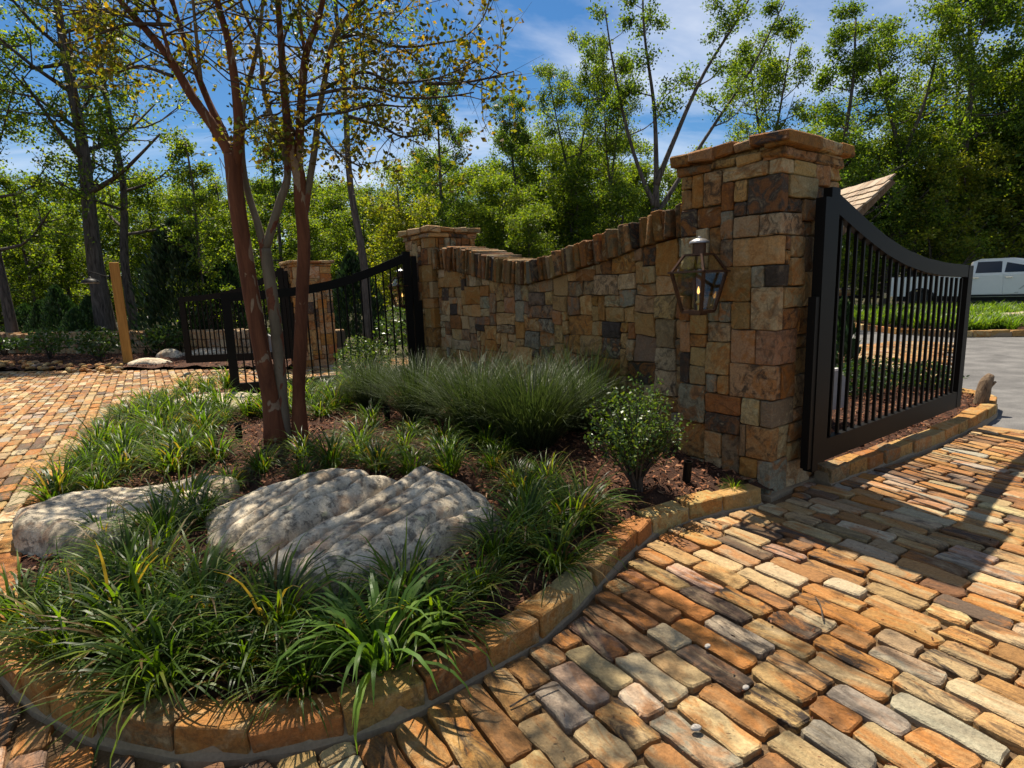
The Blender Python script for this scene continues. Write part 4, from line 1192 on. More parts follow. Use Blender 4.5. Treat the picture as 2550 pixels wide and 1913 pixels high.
boulder('boulder', V3([(-3.20, 3.44), (-3.02, 3.26), (-2.60, 3.10), (-2.20, 3.16), (-1.95, 3.45), (-1.95, 3.95), (-2.2, 4.05), (-2.5, 4.0), (-2.85, 3.9), (-3.15, 3.72)]),
        -0.02, lambda x, y: 0.30 + 0.03 * math.sin(x * 3) + 0.03 * (y - 3.5),
        'long flat topped grey boulder overhanging the exit lane side', M['boulder'], 8.4, 0.03, None, 60, 160, 16, .85)
boulder('boulder', V3([(-4.75, 7.55), (-4.5, 7.2), (-3.8, 6.95), (-3.2, 6.95), (-2.95, 7.3), (-3.2, 7.85), (-3.8, 8.05), (-4.5, 8.0)]),
        0.05, lambda x, y: 0.27, 'pale flat boulder lying at the foot of the middle gate', M['pale_boulder'], 5.2, 0.035, None, 18, 60, 7)
boulder('flat_rock', V3([tuple(gp(822, 990, .22)[:2]), tuple(gp(860, 995, .22)[:2]), tuple(gp(905, 985, .22)[:2]), tuple(gp(910, 965, .22)[:2]), tuple(gp(850, 970, .22)[:2])]),
        0.1, lambda x, y: .25, 'small sunlit tan flat rock beside the gate motor arm', M['kerb'], 1.2, .015, None, 10, 30, 6)
for px_, py_, w_, h_, lb in ((370, 908, .6, .15, 'low bluish grey rock beside the timber lamp post'), (425, 893, .4, .28, 'rounded tan rock left of the farthest gate'), (525, 884, .8, .2, 'pale rock seen through bars of the farthest gate')):
    c = gp(px_, py_); k = np.random.default_rng(int(px_))
    ol = [c + V(math.cos(a) * w_ * k.uniform(.85, 1.1), math.sin(a) * w_ * .55, 0) for a in np.linspace(0, 2 * math.pi, 9)[:-1]]
    boulder('boulder', ol, -.02, lambda x, y, h_=h_: h_, lb, M['pale_boulder'] if px_ > 400 else M['boulder'], px_ * .1, .05, None, 12, 30, 2.4)
# river stones
rng = np.random.default_rng(51)
rm = []
for k in range(4):
    v = []; f = []; na, nr = 10, 6
    for i in range(nr + 1):
        for j in range(na):
            th, ph_ = math.pi * i / nr, 2 * math.pi * j / na
            q = V(math.sin(th) * math.cos(ph_), math.sin(th) * math.sin(ph_) * .7, math.cos(th) * .55); v.append(q * (1 + .18 * mnoise.noise(Vector(q * 1.3 + V(k * 5, 0, 0)))))
    for i in range(nr):
        for j in range(na): f.append((i * na + j, (i + 1) * na + j, (i + 1) * na + (j + 1) % na, i * na + (j + 1) % na))
    rm.append((v, np.array(f)))
for i in range(95):
    px_ = rng.uniform(-60, 300); c = gp(px_, rng.uniform(904, 921) + .04 * px_); 
    v, f = rm[i % 4]
    s = rng.uniform(.05, .12)
    o = link('river_stone', fast_mesh('river_stone', np.array(v) * s, f, stone_tint(rng, 'kerb'), True), M['kerb'], None, tuple(c + UP * (s * .3 + .03)))
    o.rotation_euler = (rng.normal(0, .2), rng.normal(0, .2), rng.uniform(0, 6))
    tag(o, 'rounded tan river stone among others edging the exit lane', 'stone', 'river stones edging the exit lane')
rng = np.random.default_rng(52)
for px_, py_, s, lb in ((1762, 1585 + 28, .016, 'tiny white pebble lying between setts of the entry lane'), (1857, 1716, .015, 'small pale pebble lying on a brown sett'), (1733, 1818, .02, 'grey chip of stone wedged beside a dark sett')):
    c = gp(px_, py_, .01); v, f = rm[1]
    o = link('pebble', fast_mesh('pebble', np.array(v) * s, f, (.5, .48, .43, .3), True), M['kerb'], None, tuple(c + UP * s * .45)); o.rotation_euler = (0.1, .1, rng.uniform(0, 6))
    tag(o, lb, 'pebble')
# weathered log stub
lg = gp(2438, 1022); par = thing('log_stub', 'weathered log stub standing at the tip of the gate bed', 'log', tuple(lg))
m = MB(); m.tube(smooth_path([lg + UP * .0, lg + V(.02, 0, .15), lg + V(.06, .02, .30), lg + V(.12, .03, .40)], 10), [.075, .07, .072, .068, .07, .066, .064, .06, .05, .035], 12); m.build('trunk', M['log'], par, True)
m = MB(); m.tube([lg + V(.05, 0, .24), lg + V(.14, -.02, .33)], [.03, .012], 7); m.build('snag', M['log'], par)
# fallen twigs on the paving
for i, (a, b) in enumerate((((2030, 1487), (2050, 1545)), ((1270, 1760), (1390, 1705)))):
    A, B = gp(*a, .012), gp(*b, .012); m = MB(); m.tube(smooth_path([A, (A + B) / 2 + V(.01, .01, .012), B], 7), .0035, 5)
    tag(m.build('twig', M['twig_bark']), ('short dark twig on the sunlit setts of the entry lane', 'thin curved twig on setts close to the kerb')[i], 'twig')

# ================================================================== plants
def blade_mesh(name, n, seed, length, width, spread, seg, elev, droop, base_r, pal, fold=False):
    rng = np.random.default_rng(seed)
    az = rng.uniform(0, 2 * math.pi, n); L = rng.uniform(*length, n); el = np.radians(rng.uniform(*elev, n)); dr_ = rng.uniform(*droop, n)
    br = base_r * np.sqrt(rng.uniform(0, 1, n)); ba = az + rng.normal(0, .8, n)
    x, y, z = br * np.cos(ba), br * np.sin(ba), np.zeros(n)
    tw = rng.normal(0, .25, n)
    W = rng.uniform(*width, n) / 2
    c = np.array(pal)[rng.integers(0, len(pal), n)] * rng.uniform(.75, 1.25, (n, 1))
    vs = []; ts = []
    for k in range(seg + 1):
        t = k / seg
        w = W * (0.75 + 0.5 * t if t < .5 else 1.0) * (1.0 if t < .55 else max(0.06, 1 - ((t - .55) / .45) ** 1.6))
        sx, sy = -np.sin(az + tw), np.cos(az + tw)
        vs.append(np.stack([np.column_stack([x + sx * w, y + sy * w, z]), np.column_stack([x - sx * w, y - sy * w, z])], 1))
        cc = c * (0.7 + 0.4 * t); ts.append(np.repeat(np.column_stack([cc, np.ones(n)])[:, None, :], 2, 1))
        e = el - dr_ * t * t * 1.5 - dr_ * t * .4
        st = L / seg
        x = x + np.cos(e) * np.cos(az) * st; y = y + np.cos(e) * np.sin(az) * st; z = np.maximum(z + np.sin(e) * st, -.10)
    v = np.stack(vs, 1).reshape(n, (seg + 1) * 2, 3); t = np.stack(ts, 1).reshape(n, (seg + 1) * 2, 4)
    base = (np.arange(n) * (seg + 1) * 2)[:, None, None]
    q = np.array([[2 * k, 2 * k + 1, 2 * k + 3, 2 * k + 2] for k in range(seg)])[None]
    f = (base + q).reshape(-1, 4)
    me = fast_mesh(name, v.reshape(-1, 3), f, t.reshape(-1, 4), True); return me
LP = [(0.030, 0.062, 0.009), (0.05, 0.098, 0.012), (0.08, 0.138, 0.015), (0.12, 0.17, 0.017), (0.035, 0.065, 0.014), (0.15, 0.18, 0.03), (0.03, 0.058, 0.010), (0.045, 0.085, 0.013), (0.07, 0.12, 0.016), (0.17, 0.115, 0.05)]
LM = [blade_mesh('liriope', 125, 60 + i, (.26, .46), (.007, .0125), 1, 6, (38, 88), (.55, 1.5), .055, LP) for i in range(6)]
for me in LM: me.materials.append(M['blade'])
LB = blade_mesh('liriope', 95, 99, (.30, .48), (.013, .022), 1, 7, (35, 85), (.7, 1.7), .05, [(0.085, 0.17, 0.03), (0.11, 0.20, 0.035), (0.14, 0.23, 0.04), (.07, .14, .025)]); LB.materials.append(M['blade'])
placed = []
def free_spot(x, y, d):
    return all((x - a) ** 2 + (y - b) ** 2 > d * d for a, b in placed)
def clump(x, y, rng, label, group, sc=1.0, me=None, z=None):
    placed.append((x, y)); me = me or LM[int(rng.integers(0, 6))]
    o = link('liriope_clump', me, None, None, (x, y, (bz(x, y) if z is None else z) - .01))
    s = sc * rng.uniform(.72, 1.22); o.scale = (s, s, s * rng.uniform(.85, 1.1)); o.rotation_euler = (rng.normal(0, .08), rng.normal(0, .08), rng.uniform(0, 6.28))
    tag(o, label, 'liriope', group); return o
rng = np.random.default_rng(66)
bxy = gp(940, 1650, .15)
clump(bxy[0], bxy[1] + .05, rng, 'broad bladed bright green clump arching over the front kerb', None, 1.0, LB)
zones = [
    ([(-2.35, 2.5), (-1.95, 2.22), (-1.5, 2.02), (-1.1, 1.93), (-.7, 1.98), (-.3, 2.25), (-.05, 2.5), (-.25, 2.75), (-.6, 2.35), (-1.0, 2.28), (-1.5, 2.6), (-1.9, 2.85), (-2.25, 2.75)], .20, 40, 'liriope clump in the dense drift along the front kerb', 'liriope along the front kerb', 1.0),
    ([(-.1, 2.5), (.1, 2.68), (.33, 3.0), (.42, 3.35), (.28, 3.85), (.0, 4.1), (-.15, 3.9), (-.02, 3.4), (-.2, 2.9)], .23, 26, 'liriope clump between the grooved boulder and the bare mulch', 'liriope right of the grooved boulder', 1.0),
    ([(-2.1, 4.15), (-1.6, 4.05), (-.9, 4.1), (-.2, 4.05), (.1, 4.3), (-.1, 4.75), (-.7, 5.0), (-1.4, 4.95), (-2.0, 4.7)], .28, 26, 'liriope clump behind the grooved boulder before the rush clumps', 'liriope behind the grooved boulder', .95),
    ([(-3.45, 4.05), (-2.7, 4.25), (-2.5, 4.7), (-3.0, 5.0), (-3.1, 5.6), (-3.3, 6.3), (-3.8, 6.7), (-4.6, 6.7), (-4.25, 5.7), (-3.75, 4.6)], .27, 40, 'liriope clump edging the exit lane behind the flat topped boulder', 'liriope edging the exit lane', 1.05),
    ([(-5.1, 7.4), (-4.9, 6.9), (-3.4, 6.2), (-2.9, 6.3), (-2.9, 6.8), (-4.6, 7.1), (-5.0, 8.3), (-4.2, 9.2), (-5.1, 9.0)], .27, 26, 'liriope clump around the pale flat boulder by the middle gate', 'liriope round the pale flat boulder', 1.0),
    ([(-2.75, 6.2), (-2.1, 6.3), (-1.95, 7.2), (-2.3, 8.0), (-3.0, 8.2), (-2.85, 7.0)], .30, 14, 'sunlit liriope clump between crape myrtle and the middle gate', 'liriope under the middle gate', 1.0),
    ([(-2.5, 3.05), (-2.1, 3.0), (-1.95, 3.4), (-1.95, 4.0), (-2.15, 4.1)], .24, 5, 'liriope clump wedged between the two front boulders', 'liriope between the boulders', .9),
]
for poly, d, nmax, lb, gr, sc in zones:
    P = np.array(poly); n = 0
    for _ in range(1500):
        if n >= nmax: break
        x, y = rng.uniform(P.min(0), P.max(0))
        if in_poly(x, y, poly) and free_spot(x, y, d):
            clump(x, y, rng, lb, gr, sc); n += 1
for x, y, lb in ((1.55, 4.06 - .16, 'single small grass tuft at the foot of the nearest pillar'),):
    clump(x, y, rng, lb, None, .45)
for x, y in ((-1.45, 5.75), (-.95, 5.35)):
    clump(x, y, rng, 'small liriope clump in shade in front of the rush clumps', 'liriope in shade before the rushes', .8)

RP = [(0.045, 0.066, 0.022), (0.06, 0.085, 0.03), (0.035, 0.052, 0.018), (0.09, 0.11, 0.045)]
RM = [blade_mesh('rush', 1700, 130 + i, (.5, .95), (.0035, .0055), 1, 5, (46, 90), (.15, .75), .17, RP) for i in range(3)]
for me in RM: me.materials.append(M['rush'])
for i, ((px_, py_), lb) in enumerate(zip([(925, 1012), (1050, 1040), (1190, 1075), (1325, 1100), (1450, 1060)],
        ['leftmost fine grey green rush clump beside the round shrub', 'second rush clump from the round shrub, below the wall', 'middle one of the five rush clumps below the wall', 'rush clump nearest to the front of the bed, left of the holly', 'rush clump pressed against the wall behind the holly'])):
    p = gp(px_, py_, .22); k = (.88, 1.0, 1.1, 1.12, 1.1)[i]
    o = link('rush_clump', RM[i % 3], None, None, (p[0], p[1], bz(p[0], p[1]) - .02)); o.scale = (k, k, k * .92); o.rotation_euler = (0, 0, i * 1.3)
    tag(o, lb, 'rush', 'rush clumps below the wall')

# ---- leaves
def leaf_arrays(c, L, W, rng, upb=0.6, droop=0.0):
    n = len(c)
    nn = rng.normal(0, 1, (n, 3)); nn /= np.linalg.norm(nn, axis=1)[:, None]; nn = nn * .9 + np.array([0, 0, upb]); nn /= np.linalg.norm(nn, axis=1)[:, None]
    d = rng.normal(0, 1, (n, 3)); d[:, 2] -= droop; d -= nn * (d * nn).sum(1)[:, None]; d /= np.linalg.norm(d, axis=1)[:, None] + 1e-9
    s = np.cross(nn, d); L = np.asarray(L)[:, None] if np.ndim(L) else L; W = np.asarray(W)[:, None] if np.ndim(W) else W
    v = np.stack([c - d * L * .5, c + s * W * .5 + d * L * .02 + nn * W * .12, c + d * L * .5, c - s * W * .5 + d * L * .02 + nn * W * .12], 1)
    return v
def leaf_mesh(name, c, L, W, tint, rng, upb=.6, droop=0.0):
    n = len(c); v = leaf_arrays(c, L, W, rng, upb, droop).reshape(-1, 3)
    f = np.arange(n * 4).reshape(n, 4)
    return fast_mesh(name, v, f, np.repeat(np.column_stack([tint, np.ones(n)]), 4, 0))
def pal_tint(pal, n, rng, v=.25, w=None):
    p = np.array(pal); return p[rng.choice(len(p), n, p=w)] * rng.uniform(1 - v, 1 + v, (n, 1))

def shrub(name, base, label, cat, r, h, n_leaf, leaf, pal, mat, seed, z0=0.12, stems=14, group=None, round_=True, tipped=False):
    rng = np.random.default_rng(seed); base = np.asarray(base, float)
    par = thing(name, label, cat, tuple(base), group)
    m = MB(); tips = []
    for i in range(stems):
        a = rng.uniform(0, 6.28); rr = r * math.sqrt(rng.uniform(0.05, 1)) * (1.0 if tipped else .85)
        zt_ = z0 + (h - z0) * (math.sqrt(max(0, 1 - (rr / r) ** 2)) * .9 if round_ and not tipped else rng.uniform(.35, 1) * (1.02 - .45 * rr / r))
        tip = base + V(math.cos(a) * rr, math.sin(a) * rr, zt_)
        mid_ = base + V(math.cos(a) * rr * .35, math.sin(a) * rr * .35, zt_ * .45)
        m.tube(smooth_path([base + V(rng.normal(0, .015), rng.normal(0, .015), -.02), mid_, tip], 5), np.linspace(.011, .003, 5) * (r / .35) ** .5, 5, cap=False); tips.append(tip)
    m.build('stems', M['twig_bark'], par)
    if tipped:
        T_ = np.array(tips); kk = rng.integers(0, len(T_), n_leaf); s_ = rng.uniform(.5, 1.06, (n_leaf, 1))
        c = base + (T_[kk] - base) * np.hstack([s_ ** 1.2, s_ ** 1.2, s_]) + rng.normal(0, .028, (n_leaf, 3)); L = rng.uniform(.7, 1.3, n_leaf) * leaf
        link('foliage', leaf_mesh(name + '_leaves', c, L, L * .55, pal_tint(pal, n_leaf, rng), rng, .5), mat or M['gloss'], par)
        return par
    # leaves: lumpy shell plus some inside
    k = n_leaf; u = rng.normal(0, 1, (k, 3)); u /= np.linalg.norm(u, axis=1)[:, None]
    lump = np.array([1 + .34 * mnoise.noise(Vector(q * 2.3 + V(seed, 0, 0))) + .10 * mnoise.noise(Vector(q * 6 + V(0, seed, 0))) for q in u])
    rad_ = lump * np.where(rng.random(k) < .72, rng.uniform(.85, 1.03, k), rng.uniform(.35, .9, k))
    c = u * rad_[:, None] * np.array([r, r, (h - z0) / 2]) + base + np.array([0, 0, z0 + (h - z0) / 2])
    L = rng.uniform(.7, 1.3, k) * leaf
    me = leaf_mesh(name + '_leaves', c, L, L * .55, pal_tint(pal, k, rng), rng, .5)
    link('foliage', me, mat or M['gloss'], par)
    return par
HOL = [(0.045, 0.085, 0.02), (0.06, 0.11, 0.025), (0.09, 0.14, 0.03), (0.035, 0.065, 0.018)]
p = gp(1585, 1195, .18); shrub('holly_shrub', (p[0], p[1], bz(p[0], p[1])), 'open stemmed glossy holly shrub in front of the nearest pillar', 'shrub', .36, .86, 4600, .028, HOL + [(.12, .16, .03)], None, 71, .20, 64, tipped=True)
shrub('boxwood_shrub', (-2.15, 8.35, .25), 'round light green clipped shrub left of the rush clumps', 'shrub', .40, .66, 3200, .04, [(.09, .14, .035), (.12, .17, .05), (.07, .11, .03)], None, 72, .05, 16)
DK = [(0.02, 0.045, 0.014), (0.03, 0.06, 0.018), (0.045, 0.085, 0.022)]
YL = [(0.08, 0.13, 0.022), (0.11, 0.16, 0.03), (0.05, 0.09, 0.02)]
for (px_, py_, r, h, pal, lb, sd) in (
        (125, 897, .55, .85, YL, 'yellow green leafy shrub before the low roadside wall', 73), (248, 903, .55, .85, HOL, 'mid green shrub just left of the timber lamp post', 74),
        (418, 888, .5, .85, HOL, 'leafy shrub between lamp post and the farthest gate', 75), (12, 888, .6, .55, DK, 'dark shrub at the left end of the roadside wall', 76),
        (690, 880, .5, .7, YL, 'pale leaved shrub seen through the middle gate bars', 77)):
    p = gp(px_, py_); shrub('shrub', (p[0], p[1], .03), lb, 'shrub', r, h, 800, .10, pal, None, sd, .18, 14)
for (x, y, r, h, lb, sd) in ((-2.6, 15.2, .9, 1.3, 'dark shrub beyond the middle gate, next to the sunlit pillar', 81), (-1.2, 14.6, .8, 1.0, 'mid green shrub behind the upper bars of the middle gate', 82), (-.4, 13.5, .7, .9, 'shrub behind the far lantern pillar lantern', 83)):
    shrub('shrub', (x, y, -.05), lb, 'shrub', r, h, 1700, .10, HOL, None, sd, .05, 10)
for (x, y, r, h, lb, sd) in ((4.75, 7.35, .45, .42, 'dark spreading shrub behind the lower bars of the open gate', 84), (5.35, 7.3, .35, .34, 'low dark shrub behind the free end of the open gate', 85), (4.2, 7.0, .4, .38, 'dark shrub between motor box and gate bars', 86)):
    shrub('shrub', (x, y, .08), lb, 'shrub', r, h, 1100, .05, DK, None, sd, .02, 10)
# upright junipers
def juniper(base, h, r, label, seed, n=3200, group=None, pal=((0.02, 0.045, 0.016), (0.03, 0.065, 0.022), (0.045, 0.09, 0.03))):
    rng = np.random.default_rng(seed); base = np.asarray(base, float); par = thing('juniper', label, 'conifer', tuple(base), group)
    m = MB(); m.tube([base, base + UP * h * .85], [.05, .01], 6); m.build('trunk', M['twig_bark'], par)
    t = rng.uniform(0, 1, n) ** .8; a = rng.uniform(0, 6.28, n)
    spike = 1 + .75 * np.array([mnoise.noise(Vector((math.cos(q) * 2.6, math.sin(q) * 2.6, w * h * .9 + seed))) for q, w in zip(a, t)])
    rr = r * (1 - t) ** .6 * np.sqrt(rng.uniform(.3, 1, n)) * spike
    c = base + np.column_stack([np.cos(a) * rr, np.sin(a) * rr, .03 + t * h])
    d = np.column_stack([np.cos(a) * .45, np.sin(a) * .45, np.ones(n)]) + rng.normal(0, .22, (n, 3)); d /= np.linalg.norm(d, axis=1)[:, None]
    s = np.cross(d, rng.normal(0, 1, (n, 3))); s /= np.linalg.norm(s, axis=1)[:, None]
    L = rng.uniform(.08, .2, n)[:, None] * max(.5, h / 2.0) ** .5; W = L * .16
    v = np.stack([c - d * L * .5, c + s * W, c + d * L * .5, c - s * W], 1).reshape(-1, 3)
    link('foliage', fast_mesh('juniper_foliage', v, np.arange(n * 4).reshape(n, 4), np.repeat(np.column_stack([pal_tint(pal, n, rng), np.ones(n)]), 4, 0)), M['rush'], par)
for i, (px_, Y, h, r) in enumerate(((100, 20.5, 1.7, .8), (145, 20.2, 2.2, .75), (185, 19.6, 1.4, .7), (222, 20.6, 1.8, .7), (60, 21.0, 1.6, .9), (165, 21.6, 1.7, .8))):
    q = at(px_, 760, Y); juniper((q[0], q[1], -.05), h, r, ('third dark juniper from the left behind the low roadside wall', 'tallest dark juniper in the middle of the row behind the wall', 'shortest dark juniper of the row behind the roadside wall', 'dark juniper nearest to the big oak trunk', 'leftmost dark juniper of the row behind the roadside wall', 'dark juniper set back behind the middle of the row')[i], 90 + i, 2600, 'junipers behind the roadside wall')
q = at(455, 760, 17.6); juniper((q[0], q[1], -.05), 3.9, 1.5, 'broad dark evergreen behind the wall, right of the lamp post', 97, 7000, None, ((.012, .028, .012), (.02, .042, .016), (.03, .055, .02)))
q = at(565, 760, 18.5); juniper((q[0], q[1], -.05), 2.8, 1.2, 'smaller dark evergreen seen through the farthest gate', 98, 4000, None, ((.012, .028, .012), (.02, .042, .016)))
q = at(885, 760, 19); juniper((q[0], q[1], -.05), 2.9, 1.1, 'dark conifer seen between middle gate bars and far lantern', 99, 4500, None, ((.012, .028, .012), (.02, .042, .016)))
juniper((4.95, 8.55, .05), 1.15, .26, 'small pointed juniper behind the hinge side of the open gate', 100, 1500)

# ---- grass island beyond the asphalt
ISL = [(11.6, 20.6), (10.75, 17.4), (10.7, 15.6), (11.2, 14.5), (12.3, 14.2), (14.5, 14.0), (22, 13.2), (24, 18), (21.5, 21.8), (17.4, 23.9), (13.6, 24.4)]
o = bed('grass_island', ISL, lambda x, y: 0.09 + 0 * x, .3, .05, 0, M['mulch'], .015); o['label'] = 'planted island beyond the asphalt'
kerb('kerb', ISL[0:7], .16, .12, 'distant tan kerb of the planted island beyond the asphalt', -1, 34, (.3, .5))
rng = np.random.default_rng(150); xs = []
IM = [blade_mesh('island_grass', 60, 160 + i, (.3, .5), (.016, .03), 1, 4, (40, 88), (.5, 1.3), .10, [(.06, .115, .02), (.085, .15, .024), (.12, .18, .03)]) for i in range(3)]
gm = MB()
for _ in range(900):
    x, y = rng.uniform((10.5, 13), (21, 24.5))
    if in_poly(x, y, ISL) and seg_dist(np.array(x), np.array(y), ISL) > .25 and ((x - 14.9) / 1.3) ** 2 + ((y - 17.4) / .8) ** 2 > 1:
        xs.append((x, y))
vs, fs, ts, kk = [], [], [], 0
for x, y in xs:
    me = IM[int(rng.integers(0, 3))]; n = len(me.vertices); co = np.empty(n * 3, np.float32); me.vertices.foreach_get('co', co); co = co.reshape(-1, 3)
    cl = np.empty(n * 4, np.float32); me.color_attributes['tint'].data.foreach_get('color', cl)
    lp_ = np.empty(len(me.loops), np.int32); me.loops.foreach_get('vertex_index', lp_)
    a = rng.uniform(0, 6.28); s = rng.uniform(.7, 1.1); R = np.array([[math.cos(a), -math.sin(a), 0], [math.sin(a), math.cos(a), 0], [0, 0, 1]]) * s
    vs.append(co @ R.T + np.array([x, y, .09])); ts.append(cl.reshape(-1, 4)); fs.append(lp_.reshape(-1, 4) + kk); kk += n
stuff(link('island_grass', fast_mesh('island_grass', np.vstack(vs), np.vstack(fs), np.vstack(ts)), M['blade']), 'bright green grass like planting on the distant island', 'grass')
boulder('boulder', V3([(13.7, 17.3), (14.3, 16.8), (15.2, 16.7), (16.0, 17.2), (15.9, 17.8), (15.0, 18.1), (14.1, 18.0)]), .05, lambda x, y: .32, 'flat pale boulder in the distant grass island', M['pale_boulder'], 9.9, .06, None, 12, 36, 3)
boulder('boulder', V3([(11.9, 17.6), (12.3, 17.3), (12.9, 17.5), (12.8, 18.0), (12.2, 18.1)]), .05, lambda x, y: .3, 'smaller pale boulder in the island seen through gate bars', M['pale_boulder'], 4.9, .05, None, 10, 28, 3)

# ================================================================== trees
def grow(stems, seed, n_limb=12, limb_len=2.5, t0=.35, up=.45, n_sub=5, n_twig=4, leaves=9000, leaf=.10, pal=None, clump_r=.28, wood_sides=8, sub_len=.45, pw=None, horiz=0.0, taper_top=.45):
    """stems: list of (points, r0, r1). returns wood MB and leaf (centres, sizes, tints)"""
    rng = np.random.default_rng(seed); m = MB(); tips = []
    for pts, r0, r1 in stems:
        P = smooth_path(pts, max(8, len(pts) * 4)); n = len(P); rr = r0 + (r1 - r0) * np.linspace(0, 1, n) ** .9
        rr = rr * (1 + .35 * np.exp(-np.linspace(0, 1, n) * 14) * (1 if r0 > .08 else 0))
        m.tube(P, rr, wood_sides + 3 if r0 > .12 else wood_sides)
        ln = np.concatenate([[0], np.cumsum(np.linalg.norm(np.diff(P, axis=0), axis=1))]); ln /= ln[-1]
        for i in range(n_limb):
            t = t0 + (1 - t0) * (i + rng.uniform(0, 1)) / n_limb
            b = V(*[np.interp(t, ln, P[:, k]) for k in range(3)]); r = float(np.interp(t, ln, rr)) * .5
            a = i * 2.4 + rng.uniform(-.6, .6)
            d = unit(V(math.cos(a), math.sin(a), up + rng.normal(0, .2) - horiz * 0))
            L = limb_len * (1 - (1 - taper_top) * (t - t0) / (1 - t0)) * rng.uniform(.7, 1.2)
            e = b + d * L + V(0, 0, L * .12); mid = b + d * L * .5 + V(rng.normal(0, .08), rng.normal(0, .08), -L * .04 + rng.normal(0, .05) * L)
            Q = smooth_path([b, mid, e], 6); r = max(min(r, .03 * L + .01), .008)
            m.tube(Q, np.linspace(r, r * .3, 6), 5, cap=False)
            for j in range(n_sub):
                s = rng.uniform(.25, 1.0); bb = Q[int(s * 5)]
                d2 = unit(d * .7 + rng.normal(0, .75, 3) + V(0, 0, .15)); L2 = L * sub_len * rng.uniform(.6, 1.2)
                ee = bb + d2 * L2; m.tube(np.array([bb, (bb + ee) / 2 + rng.normal(0, .04, 3) * L2, ee]), [r * .4, r * .28, r * .12], 4, cap=False)
                for k in range(n_twig):
                    q = rng.uniform(.3, 1); b3 = bb + (ee - bb) * q; d3 = unit(d2 * .6 + rng.normal(0, .8, 3)); L3 = L2 * rng.uniform(.3, .6)
                    e3 = b3 + d3 * L3
                    if k < 2: m.tube(np.array([b3, e3]), [r * .14, r * .06], 3, cap=False)
                    tips.append((b3, e3))
    T = np.array(tips); n = leaves
    wgt = rng.gamma(1.2, 1, len(T)); wgt /= wgt.sum()
    k = rng.choice(len(T), n, p=wgt); s = rng.uniform(.25, 1.1, (n, 1))
    c = T[k, 0] * (1 - s) + T[k, 1] * s + rng.normal(0, clump_r, (n, 3)) * np.array([1, 1, .75])
    cl_t = rng.uniform(.75, 1.25, len(T))[k][:, None]
    tint = pal_tint(pal, n, rng, .22, pw) * cl_t
    L = rng.uniform(.65, 1.3, n) * leaf
    return m, c, L, tint
def world_tree(name, label, cat, base, stems, seed, bark='oak_bark', leafmat='leaf', group=None, wl=.62, upb=.6, **kw):
    par = thing(name, label, cat, tuple(base), group)
    m, c, L, t = grow(stems, seed, **kw)
    m.build('trunk', M[bark], par, True)
    rng = np.random.default_rng(seed + 1)
    link('crown', leaf_mesh('crown', c, L, L * wl, t, rng, upb), M[leafmat], par)
    return par
GREEN = [(0.055, 0.10, 0.02), (0.075, 0.13, 0.024), (0.095, 0.15, 0.028), (0.04, 0.075, 0.017), (0.12, 0.17, 0.03)]
LIGHT = [(0.11, 0.165, 0.022), (0.15, 0.20, 0.026), (0.18, 0.215, 0.028), (0.085, 0.13, 0.02)]
YELLOW = [(0.17, 0.19, 0.025), (0.14, 0.175, 0.025), (0.20, 0.20, 0.03), (0.10, 0.14, 0.022)]
BRONZE = [(0.14, 0.12, 0.022), (0.19, 0.13, 0.02), (0.11, 0.115, 0.026), (0.08, 0.10, 0.024), (0.24, 0.155, 0.02), (0.085, 0.065, 0.022)]

# ---- crape myrtle: stems surveyed in the picture, at their own depths
def stem(px, Ys, r0, r1):
    n = len(px); Y = np.interp(np.linspace(0, 1, n), np.linspace(0, 1, len(Ys)), Ys)
    return (np.array([at(x, y, yy) for (x, y), yy in zip(px, Y)]), r0, r1)
MY = [
    (stem([(688, 1105), (672, 985), (648, 860), (620, 700), (592, 520), (583, 440), (577, 385)], [5.30, 5.30], .088, .075), 0),
    (stem([(577, 390), (535, 320), (478, 240), (425, 150), (362, 72), (298, 0), (215, -110), (140, -230)], [5.30, 5.25, 5.0], .058, .012), 0),
    (stem([(580, 400), (556, 330), (520, 255), (478, 150), (440, 40), (410, -80), (370, -220)], [5.32, 5.5, 5.8], .044, .012), 0),
    (stem([(584, 430), (594, 330), (588, 230), (570, 110), (541, 0), (520, -140), (505, -300)], [5.30, 5.25, 5.0], .055, .014), 0),
    (stem([(706, 1100), (700, 960), (688, 820), (672, 700), (660, 620)], [5.36, 5.38], .065, .058), 1),
    (stem([(660, 625), (640, 552), (615, 470), (603, 380), (608, 260), (640, 120), (655, 0), (668, -160)], [5.38, 5.5, 5.8], .042, .012), 1),
    (stem([(660, 625), (694, 512), (716, 440), (705, 360), (678, 300), (657, 220), (645, 120), (600, 10), (560, -130)], [5.38, 5.55, 5.9], .045, .012), 1),
    (stem([(748, 1102), (744, 980), (748, 860), (752, 740), (757, 610), (748, 500), (745, 440), (730, 390)], [5.42, 5.40], .07, .062), 0),
    (stem([(740, 430), (724, 370), (710, 250), (700, 110), (692, 0), (680, -160), (672, -320)], [5.40, 5.3, 5.1], .05, .014), 0),
    (stem([(742, 430), (748, 300), (756, 180), (766, 120), (790, 58), (812, -30), (850, -160), (880, -300)], [5.42, 5.3, 5.1], .047, .013), 0),
    (stem([(755, 560), (768, 470), (783, 376), (793, 289), (808, 202), (825, 116), (845, 70), (880, 20), (925, -60), (985, -190)], [5.40, 5.5, 5.3], .038, .012), 1),
    (stem([(762, 140), (748, 60), (742, -60), (735, -200)], [5.33, 5.6], .02, .01), 0),
    (stem([(425, 150), (400, 60), (352, -60)], [5.15, 5.4], .02, .01), 0),
    (stem([(500, 200), (486, 60), (470, -120)], [5.4, 5.1], .02, .01), 1),
]
